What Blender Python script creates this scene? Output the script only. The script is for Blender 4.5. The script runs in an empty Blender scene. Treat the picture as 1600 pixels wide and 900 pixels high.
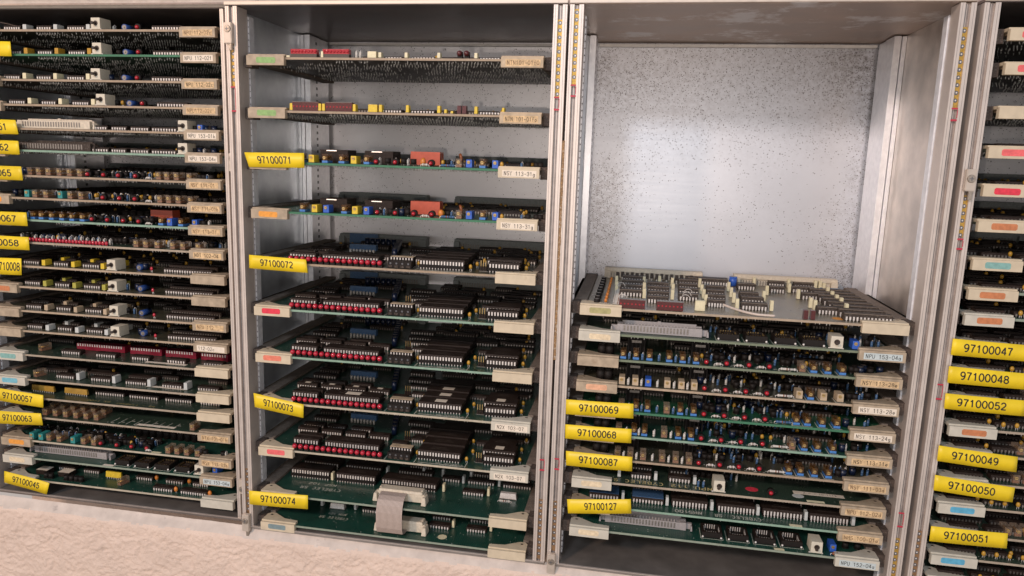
import bpy, bmesh, math, random
from mathutils import Vector, Matrix, noise
from bpy_extras import object_utils
rnd = random.Random(7)
S = 0.001                      # everything is laid out in millimetres
scene = bpy.context.scene
COL = scene.collection

# ------------------------------------------------------------------ camera
CX, CY, CZ = 332.127, -556.038, -113.915
YAW, PITCH, ROLL, FPX = map(float, (9.684, -9.918, 1.792, 1137.813))
def cam_axes():
    y, p, r = map(math.radians, (YAW, PITCH, ROLL))
    f = Vector((-math.sin(y)*math.cos(p), math.cos(y)*math.cos(p), math.sin(p)))
    rt = Vector((math.cos(y), math.sin(y), 0)); u = rt.cross(f)
    return rt*math.cos(r)+u*math.sin(r), -rt*math.sin(r)+u*math.cos(r), f
RT, UP, FW = cam_axes()
cd = bpy.data.cameras.new('camera'); cam = bpy.data.objects.new('camera', cd); COL.objects.link(cam)
M = Matrix((RT, UP, -FW)).transposed().to_4x4(); M.translation = Vector((CX, CY, CZ))*S
cam.matrix_world = M
cd.sensor_width = 36; cd.lens = FPX*36/1600; cd.clip_start = 0.01; cd.clip_end = 50
scene.camera = cam
def ray(x, y): return FW + RT*((x-800)/FPX) - UP*((y-450)/FPX)
def on_y(x, y, Y):             # photo point on the vertical plane at depth Y (mm)
    d = ray(x, y); t = (Y-CY)/d.y
    return Vector((CX, CY, CZ)) + d*t
def on_z(x, y, Z):             # photo point on the horizontal plane at height Z (mm)
    d = ray(x, y); t = (Z-CZ)/d.z
    return Vector((CX, CY, CZ)) + d*t
def x_at(px, Y, Z):            # world X where photo column px meets the line (Y, Z)
    k = (px-800)/FPX; g = RT - FW*k
    return CX - (g.y*(Y-CY) + g.z*(Z-CZ))/g.x

# ------------------------------------------------------------------ world and lamps
w = bpy.data.worlds.new('World'); scene.world = w; w.use_nodes = True
nt = w.node_tree; bg = nt.nodes['Background']
tc = nt.nodes.new('ShaderNodeTexCoord'); mp = nt.nodes.new('ShaderNodeMapping')
sp = nt.nodes.new('ShaderNodeSeparateXYZ'); cr = nt.nodes.new('ShaderNodeValToRGB')
nt.links.new(tc.outputs['Generated'], sp.inputs[0]); ad = nt.nodes.new('ShaderNodeMath'); ad.operation = 'MULTIPLY_ADD'
ad.inputs[1].default_value = .5; ad.inputs[2].default_value = .5
nt.links.new(sp.outputs['Z'], ad.inputs[0]); nt.links.new(ad.outputs[0], cr.inputs[0]); nt.links.new(cr.outputs[0], bg.inputs[0])
e = cr.color_ramp.elements
e[0].position = .2; e[0].color = (.26, .20, .165, 1); e[1].position = .47; e[1].color = (.98, .90, .86, 1)
for p_, c_ in ((.56, (.90, .88, .90, 1)), (.66, (.42, .47, .55, 1)), (1.0, (.36, .42, .52, 1))): q_ = cr.color_ramp.elements.new(p_); q_.color = c_
WORLD_STRENGTH = .9
bg.inputs[1].default_value = WORLD_STRENGTH
def lamp(name, loc, size, power, col, target):
    l = bpy.data.lights.new(name, 'AREA'); l.shape = 'DISK'; l.size = size; l.energy = power; l.color = col
    o = bpy.data.objects.new(name, l); COL.objects.link(o); o.location = Vector(loc)*S
    o.rotation_euler = (Vector(target)-Vector(loc)).to_track_quat('-Z', 'Y').to_euler()
    return o
lamp('ceiling_lamp', (-778, -1690, 730), .2, 20, (1, .70, .52), (260, 0, -220))
lamp('cool_ceiling_lamp', (-90, -1850, 800), .26, 14, (.78, .87, 1), (260, 0, -220))
lamp('phone_flash', (316, -552, -130),   .006, .50, (1, .86, .77), (300, 0, -200))

scene.view_settings.view_transform = 'Standard'; scene.view_settings.look = 'None'
scene.view_settings.exposure = 0; scene.view_settings.gamma = 1
scene.render.engine = 'CYCLES'

# ------------------------------------------------------------------ materials
MATS = {}
def srgb(h):
    c = [int(h[i:i+2], 16)/255 for i in (0, 2, 4)]
    return tuple(x/12.92 if x <= .04045 else ((x+.055)/1.055)**2.4 for x in c)
def mat(name, col, rough=.5, metal=0, var=.25, scale=60, bump=0, bscale=300, stain=None, alpha=1, coat=0, dust=0, spec=.5):
    if name in MATS: return MATS[name]
    if isinstance(col, str): col = srgb(col)
    m = bpy.data.materials.new(name); m.use_nodes = True; n = m.node_tree.nodes; L = m.node_tree.links
    b = n['Principled BSDF']; b.inputs['Roughness'].default_value = rough; b.inputs['Metallic'].default_value = metal
    b.inputs['Alpha'].default_value = alpha; b.inputs['Coat Weight'].default_value = coat; b.inputs['Specular IOR Level'].default_value = spec
    t = n.new('ShaderNodeTexCoord'); nz = n.new('ShaderNodeTexNoise'); nz.inputs['Scale'].default_value = scale*3
    nz.inputs['Detail'].default_value = 5; g = n.new('ShaderNodeNewGeometry')
    L.new(g.outputs['Position'], nz.inputs['Vector'])
    r = n.new('ShaderNodeValToRGB'); L.new(nz.outputs['Fac'], r.inputs[0])
    r.color_ramp.elements[0].position = .3; r.color_ramp.elements[1].position = .72
    r.color_ramp.elements[0].color = (*[c*(1-var) for c in col], 1); r.color_ramp.elements[1].color = (*[min(1, c*(1+var*.6)) for c in col], 1)
    out = r.outputs[0]
    if dust:
        n2 = n.new('ShaderNodeTexNoise'); n2.inputs['Scale'].default_value = 900; n2.inputs['Detail'].default_value = 3
        L.new(g.outputs['Position'], n2.inputs['Vector'])
        r2 = n.new('ShaderNodeValToRGB'); L.new(n2.outputs['Fac'], r2.inputs[0]); r2.color_ramp.elements[0].position = .52; r2.color_ramp.elements[1].position = .75
        mu = n.new('ShaderNodeMath'); mu.operation = 'MULTIPLY'; mu.inputs[1].default_value = dust; L.new(r2.outputs[0], mu.inputs[0])
        mx = n.new('ShaderNodeMix'); mx.data_type = 'RGBA'; L.new(mu.outputs[0], mx.inputs[0]); L.new(out, mx.inputs[6]); mx.inputs[7].default_value = (.36, .31, .26, 1)
        out = mx.outputs[2]
    if stain:
        scol, sscale, lo, hi = stain
        v = n.new('ShaderNodeTexNoise'); v.inputs['Scale'].default_value = sscale; v.inputs['Detail'].default_value = 6; v.inputs['Roughness'].default_value = .7
        L.new(g.outputs['Position'], v.inputs['Vector'])
        r3 = n.new('ShaderNodeValToRGB'); L.new(v.outputs['Fac'], r3.inputs[0]); r3.color_ramp.elements[0].position = lo; r3.color_ramp.elements[1].position = hi
        mx = n.new('ShaderNodeMix'); mx.data_type = 'RGBA'; L.new(r3.outputs[0], mx.inputs[0]); L.new(out, mx.inputs[6]); mx.inputs[7].default_value = (*(srgb(scol) if isinstance(scol, str) else scol), 1)
        out = mx.outputs[2]
    L.new(out, b.inputs['Base Color'])
    rr = n.new('ShaderNodeMapRange'); L.new(nz.outputs['Fac'], rr.inputs[0]); rr.inputs[3].default_value = max(.03, rough-.1); rr.inputs[4].default_value = min(1, rough+.12)
    L.new(rr.outputs[0], b.inputs['Roughness'])
    if bump:
        n3 = n.new('ShaderNodeTexNoise'); n3.inputs['Scale'].default_value = bscale; n3.inputs['Detail'].default_value = 6
        L.new(g.outputs['Position'], n3.inputs['Vector'])
        bp = n.new('ShaderNodeBump'); bp.inputs['Strength'].default_value = bump; bp.inputs['Distance'].default_value = .0006 if bump < .95 else .0014
        L.new(n3.outputs['Fac'], bp.inputs['Height']); L.new(bp.outputs[0], b.inputs['Normal'])
    MATS[name] = m
    return m

alu = mat('aluminium_profile', (.66, .575, .51), .42, .45, .1, 25, .15, 900, stain=((.16, .12, .1), 260, .66, .74))
groovem = mat('rail_groove', (.30, .26, .24), .5, .4, .3, 60)
alu_gray = mat('aluminium_inner_face', (.40, .38, .37), .5, .5, .2, 20, .1)
rearm = mat('rear_rail_zinc', (.93, .93, .96), .32, .55, .1, 60)
lipm = mat('bright_zinc_lip', (.84, .84, .86), .42, .35, .15, 60)
wallm = mat('zinc_side_sheet', (.80, .85, .92), .34, .8, .25, 12, .1)
wallr = mat('warm_zinc_side_sheet', (.68, .61, .55), .38, .75, .3, 14, .1)  # warmer, less blue tone for the right-hand sheets
topm = mat('grey_top_sheet', (.44, .33, .265), .40, .6, .2, 9, .05, stain=((.66, .61, .58), 13, .53, .60))
topm2 = mat('dark_top_sheet', (.32, .27, .255), .32, .75, .25, 14, .05)
botm = mat('grey_bottom_sheet', (.34, .30, .27), .42, .65, .2, 20, .08)
def back_mat(name, dense):
    m = mat(name, (.68, .685, .715) if dense else (.97, .95, .95), .43, .70, .05, 8, .05, 500)
    n = m.node_tree.nodes; L = m.node_tree.links; bs = n['Principled BSDF']; src = bs.inputs['Base Color'].links[0].from_socket
    g = n.new('ShaderNodeNewGeometry'); sp = n.new('ShaderNodeSeparateXYZ'); L.new(g.outputs['Position'], sp.inputs[0])
    # small corrosion spots, thick near the top and in the lower corners
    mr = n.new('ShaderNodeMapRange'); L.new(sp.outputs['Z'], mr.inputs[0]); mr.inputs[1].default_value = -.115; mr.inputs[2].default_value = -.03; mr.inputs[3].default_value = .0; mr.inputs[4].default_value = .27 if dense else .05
    nz = n.new('ShaderNodeTexNoise'); nz.inputs['Scale'].default_value = 14; nz.inputs['Detail'].default_value = 4; L.new(g.outputs['Position'], nz.inputs['Vector'])
    mr2 = n.new('ShaderNodeMapRange'); L.new(nz.outputs['Fac'], mr2.inputs[0]); mr2.inputs[1].default_value = .42; mr2.inputs[2].default_value = .72; mr2.inputs[3].default_value = .002; mr2.inputs[4].default_value = .10 if dense else .12
    ds = n.new('ShaderNodeMath'); ds.operation = 'ADD'; L.new(mr.outputs[0], ds.inputs[0]); L.new(mr2.outputs[0], ds.inputs[1])
    out = src
    ed = []
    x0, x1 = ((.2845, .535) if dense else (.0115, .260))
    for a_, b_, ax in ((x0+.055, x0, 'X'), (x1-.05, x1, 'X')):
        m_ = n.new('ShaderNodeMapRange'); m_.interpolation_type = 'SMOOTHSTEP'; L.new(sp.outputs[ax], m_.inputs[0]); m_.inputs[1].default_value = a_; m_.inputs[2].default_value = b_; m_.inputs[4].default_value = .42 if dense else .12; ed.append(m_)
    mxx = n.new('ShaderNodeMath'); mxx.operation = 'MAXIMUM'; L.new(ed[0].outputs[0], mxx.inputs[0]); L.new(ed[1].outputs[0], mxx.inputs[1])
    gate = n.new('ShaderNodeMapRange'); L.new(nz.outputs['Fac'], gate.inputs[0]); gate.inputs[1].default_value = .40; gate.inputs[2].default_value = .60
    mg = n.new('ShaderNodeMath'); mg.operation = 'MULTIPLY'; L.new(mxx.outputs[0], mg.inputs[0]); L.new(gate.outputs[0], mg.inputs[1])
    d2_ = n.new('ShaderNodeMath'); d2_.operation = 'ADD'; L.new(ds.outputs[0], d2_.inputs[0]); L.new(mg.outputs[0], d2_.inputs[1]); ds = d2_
    # faint brown bloom where the spots are dense, and fine rubbed streaks
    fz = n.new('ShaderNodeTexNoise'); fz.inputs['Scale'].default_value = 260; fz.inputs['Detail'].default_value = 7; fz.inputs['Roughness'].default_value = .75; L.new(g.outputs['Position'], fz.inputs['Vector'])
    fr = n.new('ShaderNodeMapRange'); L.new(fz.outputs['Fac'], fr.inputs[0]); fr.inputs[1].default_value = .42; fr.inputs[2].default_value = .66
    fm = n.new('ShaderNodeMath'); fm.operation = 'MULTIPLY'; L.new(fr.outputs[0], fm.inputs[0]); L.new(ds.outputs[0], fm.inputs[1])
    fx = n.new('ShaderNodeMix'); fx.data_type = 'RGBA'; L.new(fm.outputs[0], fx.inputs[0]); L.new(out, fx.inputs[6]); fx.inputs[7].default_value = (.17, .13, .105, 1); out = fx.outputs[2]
    mpp = n.new('ShaderNodeMapping'); mpp.inputs['Scale'].default_value = (6, 1, 160); L.new(g.outputs['Position'], mpp.inputs['Vector'])
    st = n.new('ShaderNodeTexNoise'); st.inputs['Scale'].default_value = 3; st.inputs['Detail'].default_value = 5; L.new(mpp.outputs[0], st.inputs['Vector'])
    sr = n.new('ShaderNodeMapRange'); L.new(st.outputs['Fac'], sr.inputs[0]); sr.inputs[1].default_value = .35; sr.inputs[2].default_value = .7; sr.inputs[3].default_value = .42; sr.inputs[4].default_value = .45
    L.new(sr.outputs[0], bs.inputs['Roughness'])
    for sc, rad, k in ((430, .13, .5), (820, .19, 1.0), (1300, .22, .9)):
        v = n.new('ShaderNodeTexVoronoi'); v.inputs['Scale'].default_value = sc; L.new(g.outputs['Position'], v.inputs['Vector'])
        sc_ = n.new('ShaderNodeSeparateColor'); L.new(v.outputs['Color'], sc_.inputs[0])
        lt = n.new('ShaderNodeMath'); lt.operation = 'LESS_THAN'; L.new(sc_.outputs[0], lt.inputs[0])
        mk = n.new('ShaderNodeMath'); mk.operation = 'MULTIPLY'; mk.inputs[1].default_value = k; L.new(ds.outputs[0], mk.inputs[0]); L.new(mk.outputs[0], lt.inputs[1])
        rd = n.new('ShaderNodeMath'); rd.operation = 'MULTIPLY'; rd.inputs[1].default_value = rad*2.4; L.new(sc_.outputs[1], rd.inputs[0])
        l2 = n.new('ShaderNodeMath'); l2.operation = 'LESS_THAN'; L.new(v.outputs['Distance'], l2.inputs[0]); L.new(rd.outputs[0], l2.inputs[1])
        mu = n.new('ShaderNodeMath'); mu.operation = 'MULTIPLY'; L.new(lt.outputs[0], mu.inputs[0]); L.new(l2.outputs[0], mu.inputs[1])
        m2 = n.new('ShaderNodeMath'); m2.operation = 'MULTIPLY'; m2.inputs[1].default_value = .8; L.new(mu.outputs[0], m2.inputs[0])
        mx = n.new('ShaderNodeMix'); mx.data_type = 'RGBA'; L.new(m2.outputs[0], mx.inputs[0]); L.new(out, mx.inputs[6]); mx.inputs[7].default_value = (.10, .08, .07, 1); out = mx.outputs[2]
    L.new(out, bs.inputs['Base Color']); return m
backm = back_mat('galvanised_back_sheet', False); backm3 = back_mat('speckled_back_sheet', True)
flangem = mat('bright_flange', (.86, .82, .76), .5, .1, .1, 60)
guided = mat('guide_end_plastic', (.075, .055, .045), .75, 0, .3, 60, .3, dust=.3, spec=.2)
guidem = mat('card_guide_plastic', (.19, .15, .12), .7, 0, .3, 60, .3, dust=.6, spec=.3)
brass = mat('brass_strip', (.55, .34, .07), .45, .5, .35, 200)
brassd = mat('tarnished_strip', (.34, .20, .10), .5, .5, .35, 200)
hole = mat('screw_hole_steel', (.16, .16, .17), .35, .6, .2, 300)
white = mat('label_white', (.78, .68, .55), .6, 0, .12, 100)
blue_w = mat('label_pale_blue', (.52, .58, .57), .6, 0, .12, 100)
tanlab = mat('label_browned', (.66, .46, .25), .65, 0, .35, 120)
handle_cream = mat('handle_cream', (.60, .50, .355), .5, 0, .1, 60, .05, stain=((.42, .33, .2), 60, .62, .75))
handle_white = mat('handle_grey_white', (.55, .51, .42), .5, 0, .1, 60, .05, stain=((.35, .29, .22), 80, .64, .75))
handle_tan = mat('handle_tan', (.50, .38, .25), .55, 0, .25, 60, .05)
handle_beige = mat('handle_beige', (.42, .33, .23), .55, 0, .25, 60, .05, stain=((.30, .21, .13), 70, .60, .74))
yellow = mat('yellow_sticker', (.84, .60, .012), .42, 0, .14, 22, .25, 160)
ink = mat('black_ink', (.02, .018, .015), .6, 0, 0)
ink_brown = mat('typed_ink', (.03, .02, .015), .7, 0, .2, 900)
ink_faded = mat('faded_ink', (.17, .085, .04), .7, 0, .5, 900)
chipm = mat('chip_black', (.026, .016, .012), .55, 0, .3, 200, dust=.06, spec=.2)
chipd = mat('chip_dusty', (.050, .036, .028), .6, 0, .3, 200, dust=.3, spec=.25)
edge_highlight = mat('painted_chip_edge_highlight', (.30, .235, .18), .8, 0, .3, 200)  # pale beige standing in for the bevel highlight on chip edges
sockm = mat('socket_black', (.014, .010, .008), .6, 0, .3, 200, spec=.25)
pinm = mat('tinned_pin', (.78, .72, .66), .35, .25, .2, 300)
pin_dull = mat('dull_pin', (.28, .25, .22), .45, .6, .3, 300)
redm = mat('led_red', (.46, .009, .030), .35, 0, .1, 300, coat=.5)
redd = mat('led_dark_red', (.085, .012, .012), .3, 0, .3, 300)
creamc = mat('cream_capacitor', (.74, .66, .43), .5, 0, .12, 200)
whitec = mat('grey_white_capacitor', (.56, .57, .54), .5, 0, .12, 200)
yelc = mat('yellow_capacitor', (.72, .50, .03), .45, 0, .15, 200)
olivec = mat('olive_capacitor', (.42, .38, .06), .5, 0, .2, 200)
bead = mat('tantalum_bead', (.50, .27, .03), .3, 0, .2, 300)
orangec = mat('orange_capacitor', (.62, .20, .03), .35, 0, .2, 300)
brownc = mat('brown_disc', (.24, .07, .02), .4, 0, .2, 300)
bluem = mat('blue_trimmer', (.035, .12, .50), .35, 0, .15, 200)
blueb = mat('blue_base', (.06, .20, .50), .4, 0, .2, 200)
bluem2 = mat('deep_blue_can', (.02, .06, .22), .35, 0, .2, 200)
bluec = mat('dark_blue_can', (.006, .012, .035), .3, 0, .3, 200)
bluer = mat('light_blue_resistor', (.06, .13, .25), .4, 0, .3, 300)
greyr = mat('pale_resistor', (.58, .54, .48), .4, 0, .25, 500)
tealm = mat('teal_trimmer', (.03, .25, .24), .35, 0, .2, 200)
relaym = mat('relay_orange', (.50, .085, .04), .4, 0, .12, 100)
amber = mat('amber_glass', (.16, .07, .02), .15, 0, .3, 300, alpha=.32, coat=.5)
clearm = mat('clear_plastic', (.42, .31, .22), .12, 0, .3, 300, alpha=.3, coat=.5)
copper = mat('copper_coil', (.80, .42, .10), .25, .9, .3, 300)
screwm = mat('brass_screw', (.60, .42, .18), .3, .8, .2, 300)
steel = mat('screw_steel', (.42, .36, .30), .35, .8, .25, 300)
clipm = mat('bracket_beige', (.58, .50, .42), .45, .4, .1, 60)
headm = mat('header_grey', (.36, .33, .32), .5, 0, .12, 200)
headb = mat('header_beige', (.66, .57, .44), .55, 0, .15, 200)
dinm = mat('din_connector_grey', (.24, .26, .25), .55, 0, .2, 200)
swm = mat('switch_cream', (.64, .58, .46), .5, 0, .1, 200)
swd = mat('switch_lever', (.045, .03, .022), .4, 0, .3, 300)
silk = mat('silkscreen', (.62, .60, .50), .6, 0, .1, 300)
silkg2 = mat('bright_gold_silkscreen', (.66, .54, .24), .6, 0, .1, 300)
silkg = mat('gold_silkscreen', (.50, .40, .16), .6, 0, .1, 300)
ribbonm = mat('ribbon_grey', (.50, .40, .34), .55, 0, .08, 200)
ribbond = mat('ribbon_groove', (.14, .10, .085), .6, 0, .08, 200)
wirem = mat('wire_white', (.62, .52, .44), .5, 0, .1, 200)
redpaint = mat('red_marker', (.50, .03, .06), .5, 0, .3, 500)
glue = mat('brown_glue_residue', (.30, .17, .07), .6, 0, .5, 300, .8, 400, stain=((.42, .34, .26), 330, .54, .62))
solder = mat('solder', (.78, .76, .72), .3, .6, .3, 300)
STK = {k: mat('sticker_'+k, c, .6, 0, .2, 150) for k, c in dict(green=(.26, .42, .15), olive=(.40, .36, .16), orange=(.80, .33, .05), salmon=(.78, .22, .14), red=(.72, .04, .07),
       pink=(.80, .14, .14), teal=(.22, .42, .38), slate=(.20, .27, .28), blue=(.10, .38, .55), cream=(.74, .60, .40), rust=(.56, .20, .08), peach=(.75, .40, .24), lblue=(.18, .46, .55)).items()}
PCB = {}
def pads(m):
    """small solder pads and faint copper tracks under the lacquer"""
    n = m.node_tree.nodes; L = m.node_tree.links; bs = n['Principled BSDF']; src = bs.inputs['Base Color'].links[0].from_socket
    g = n.new('ShaderNodeNewGeometry'); out = src
    wv = n.new('ShaderNodeTexWave'); wv.inputs['Scale'].default_value = 180; wv.inputs['Distortion'].default_value = 6; wv.inputs['Detail'].default_value = 2; L.new(g.outputs['Position'], wv.inputs['Vector'])
    rp = n.new('ShaderNodeValToRGB'); rp.color_ramp.elements[0].position = .72; rp.color_ramp.elements[1].position = .8; rp.color_ramp.elements[1].color = (.35, .35, .35, 1); L.new(wv.outputs['Fac'], rp.inputs[0])
    m1 = n.new('ShaderNodeMix'); m1.data_type = 'RGBA'; L.new(rp.outputs[0], m1.inputs[0]); L.new(out, m1.inputs[6]); m1.inputs[7].default_value = (.05, .12, .06, 1); out = m1.outputs[2]
    v = n.new('ShaderNodeTexVoronoi'); v.inputs['Scale'].default_value = 330; L.new(g.outputs['Position'], v.inputs['Vector'])
    sc = n.new('ShaderNodeSeparateColor'); L.new(v.outputs['Color'], sc.inputs[0])
    a = n.new('ShaderNodeMath'); a.operation = 'LESS_THAN'; a.inputs[1].default_value = .22; L.new(sc.outputs[0], a.inputs[0])
    d = n.new('ShaderNodeMath'); d.operation = 'LESS_THAN'; d.inputs[1].default_value = .16; L.new(v.outputs['Distance'], d.inputs[0])
    mu = n.new('ShaderNodeMath'); mu.operation = 'MULTIPLY'; L.new(a.outputs[0], mu.inputs[0]); L.new(d.outputs[0], mu.inputs[1])
    m2 = n.new('ShaderNodeMix'); m2.data_type = 'RGBA'; L.new(mu.outputs[0], m2.inputs[0]); L.new(out, m2.inputs[6]); m2.inputs[7].default_value = (.42, .44, .38, 1)
    L.new(m2.outputs[2], bs.inputs['Base Color']); return m
def pcb_mats(kind):
    if kind in PCB: return PCB[kind]
    d = dict(green=((.007, .050, .038), (.26, .30, .23), (.035, .06, .05)), bright=((.008, .085, .04), (.045, .17, .09), (.03, .09, .05)),
             brown=((.07, .055, .038), (.42, .32, .22), (.050, .042, .034)), sage=((.022, .05, .035), (.17, .20, .13), (.04, .06, .045)),
             tan=((.065, .052, .038), (.36, .27, .185), (.055, .045, .036)), light=((.007, .045, .034), (.46, .40, .30), (.035, .05, .045)),
             dusty=((.25, .205, .15), (.40, .31, .22), (.06, .05, .04)), aqua=((.008, .05, .036), (.24, .36, .27), (.05, .07, .06)), dark=((.025, .04, .03), (.38, .31, .23), (.04, .04, .035)))[kind]
    PCB[kind] = [pads(mat('pcb_'+kind+'_face', d[0], .30, 0, .3, 25, .2, 1200, dust=.12)), mat('pcb_'+kind+'_edge', d[1], .6, 0, .15, 100), mat('pcb_'+kind+'_underside', d[2], .4, 0, .4, 120, .4, 900, dust=.25)]
    return PCB[kind]

# ------------------------------------------------------------------ mesh helpers
class MB:
    def __init__(s): s.v = []; s.f = []; s.m = []; s.mats = []; s.sm = []
    def mi(s, m):
        if m not in s.mats: s.mats.append(m)
        return s.mats.index(m)
    def poly(s, pts, m, smooth=False):
        i = len(s.v); s.v += [tuple(p) for p in pts]; s.f.append(list(range(i, i+len(pts)))); s.m.append(s.mi(m)); s.sm.append(smooth)
    def box(s, x0, x1, y0, y1, z0, z1, m, mtop=None, mbot=None, taper=0):
        i = len(s.v); t = taper
        s.v += [(x0, y0, z0), (x1, y0, z0), (x1, y1, z0), (x0, y1, z0), (x0+t, y0+t, z1), (x1-t, y0+t, z1), (x1-t, y1-t, z1), (x0+t, y1-t, z1)]
        k = s.mi(m); kt = s.mi(mtop or m); kb = s.mi(mbot or m)
        for f, q in (((3, 2, 1, 0), kb), ((4, 5, 6, 7), kt), ((0, 1, 5, 4), k), ((1, 2, 6, 5), k), ((2, 3, 7, 6), k), ((3, 0, 4, 7), k)):
            s.f.append([i+a for a in f]); s.m.append(q); s.sm.append(False)
    def cyl(s, p, q, r, m, n=10, r2=None, cap=True):
        p = Vector(p); q = Vector(q); d = (q-p).normalized(); a = d.orthogonal().normalized(); b = d.cross(a); r2 = r if r2 is None else r2
        i = len(s.v); k = s.mi(m)
        for j in range(n):
            t = 2*math.pi*j/n; o = a*math.cos(t)+b*math.sin(t); s.v += [tuple(p+o*r), tuple(q+o*r2)]
        for j in range(n):
            j2 = (j+1) % n; s.f.append([i+2*j, i+2*j2, i+2*j2+1, i+2*j+1]); s.m.append(k); s.sm.append(True)
        if cap:
            s.f.append([i+2*j for j in range(n)][::-1]); s.m.append(k); s.sm.append(False)
            s.f.append([i+2*j+1 for j in range(n)]); s.m.append(k); s.sm.append(False)
    def ball(s, c, r, m, n=10, k=6, sx=1, sy=1, sz=1):
        i0 = len(s.v); q = s.mi(m)
        for a in range(k+1):
            t = math.pi*a/k
            for b in range(n):
                p = 2*math.pi*b/n; s.v.append((c[0]+sx*r*math.sin(t)*math.cos(p), c[1]+sy*r*math.sin(t)*math.sin(p), c[2]+sz*r*math.cos(t)))
        for a in range(k):
            for b in range(n):
                b2 = (b+1) % n; s.f.append([i0+a*n+b, i0+(a+1)*n+b, i0+(a+1)*n+b2, i0+a*n+b2]); s.m.append(q); s.sm.append(True)
    def tube(s, pts, r, m, n=6):
        for a, b in zip(pts, pts[1:]): s.cyl(a, b, r, m, n, cap=False)
        for p in pts: s.ball(p, r, m, n, 4)
    def prism(s, poly, z0, z1, m, axis='z', mtop=None):
        def P(a, b, c): return (a, b, c) if axis == 'z' else ((c, a, b) if axis == 'x' else (a, c, b))
        n = len(poly); i = len(s.v)
        s.v += [P(a, b, z0) for a, b in poly]+[P(a, b, z1) for a, b in poly]
        s.f.append([i+j for j in range(n)][::-1]); s.f.append([i+n+j for j in range(n)]); s.m += [s.mi(m), s.mi(mtop or m)]; s.sm += [False, False]
        for j in range(n):
            j2 = (j+1) % n; s.f.append([i+j, i+j2, i+n+j2, i+n+j]); s.m.append(s.mi(m)); s.sm.append(False)
    def mesh(s, name, bevel=0):
        me = bpy.data.meshes.new(name); me.from_pydata([(a*S, b*S, c*S) for a, b, c in s.v], [], s.f)
        for m in s.mats: me.materials.append(m)
        me.polygons.foreach_set('material_index', s.m); me.polygons.foreach_set('use_smooth', s.sm)
        bm = bmesh.new(); bm.from_mesh(me); bmesh.ops.remove_doubles(bm, verts=bm.verts, dist=1e-7)
        if bevel: bmesh.ops.bevel(bm, geom=[ed for ed in bm.edges if len(ed.link_faces) == 2 and ed.calc_face_angle(0) > .5], offset=bevel*S, segments=2, affect='EDGES', clamp_overlap=True)
        bmesh.ops.recalc_face_normals(bm, faces=bm.faces); bm.to_mesh(me); bm.free()
        return me
def add(name, me, parent=None, loc=(0, 0, 0), rot=(0, 0, 0)):
    o = bpy.data.objects.new(name, me); COL.objects.link(o); o.parent = parent
    o.location = Vector(loc)*S; o.rotation_euler = rot
    return o
def tag(o, label=None, cat=None, group=None, kind=None):
    for k, v in (('label', label), ('category', cat), ('group', group), ('kind', kind)):
        if v: o[k] = v
    return o
CACHE = {}
def cached(key, fn, bevel=0):
    if key not in CACHE:
        b = MB(); fn(b); CACHE[key] = b.mesh(str(key[0]), bevel)
    return CACHE[key]
TXT = {}
def arc(cx, cy, rx, ry, a0, a1, n=9):
    return [(cx+rx*math.cos(math.radians(a0+(a1-a0)*i/n)), cy+ry*math.sin(math.radians(a0+(a1-a0)*i/n))) for i in range(n+1)]
GW = .60
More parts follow.
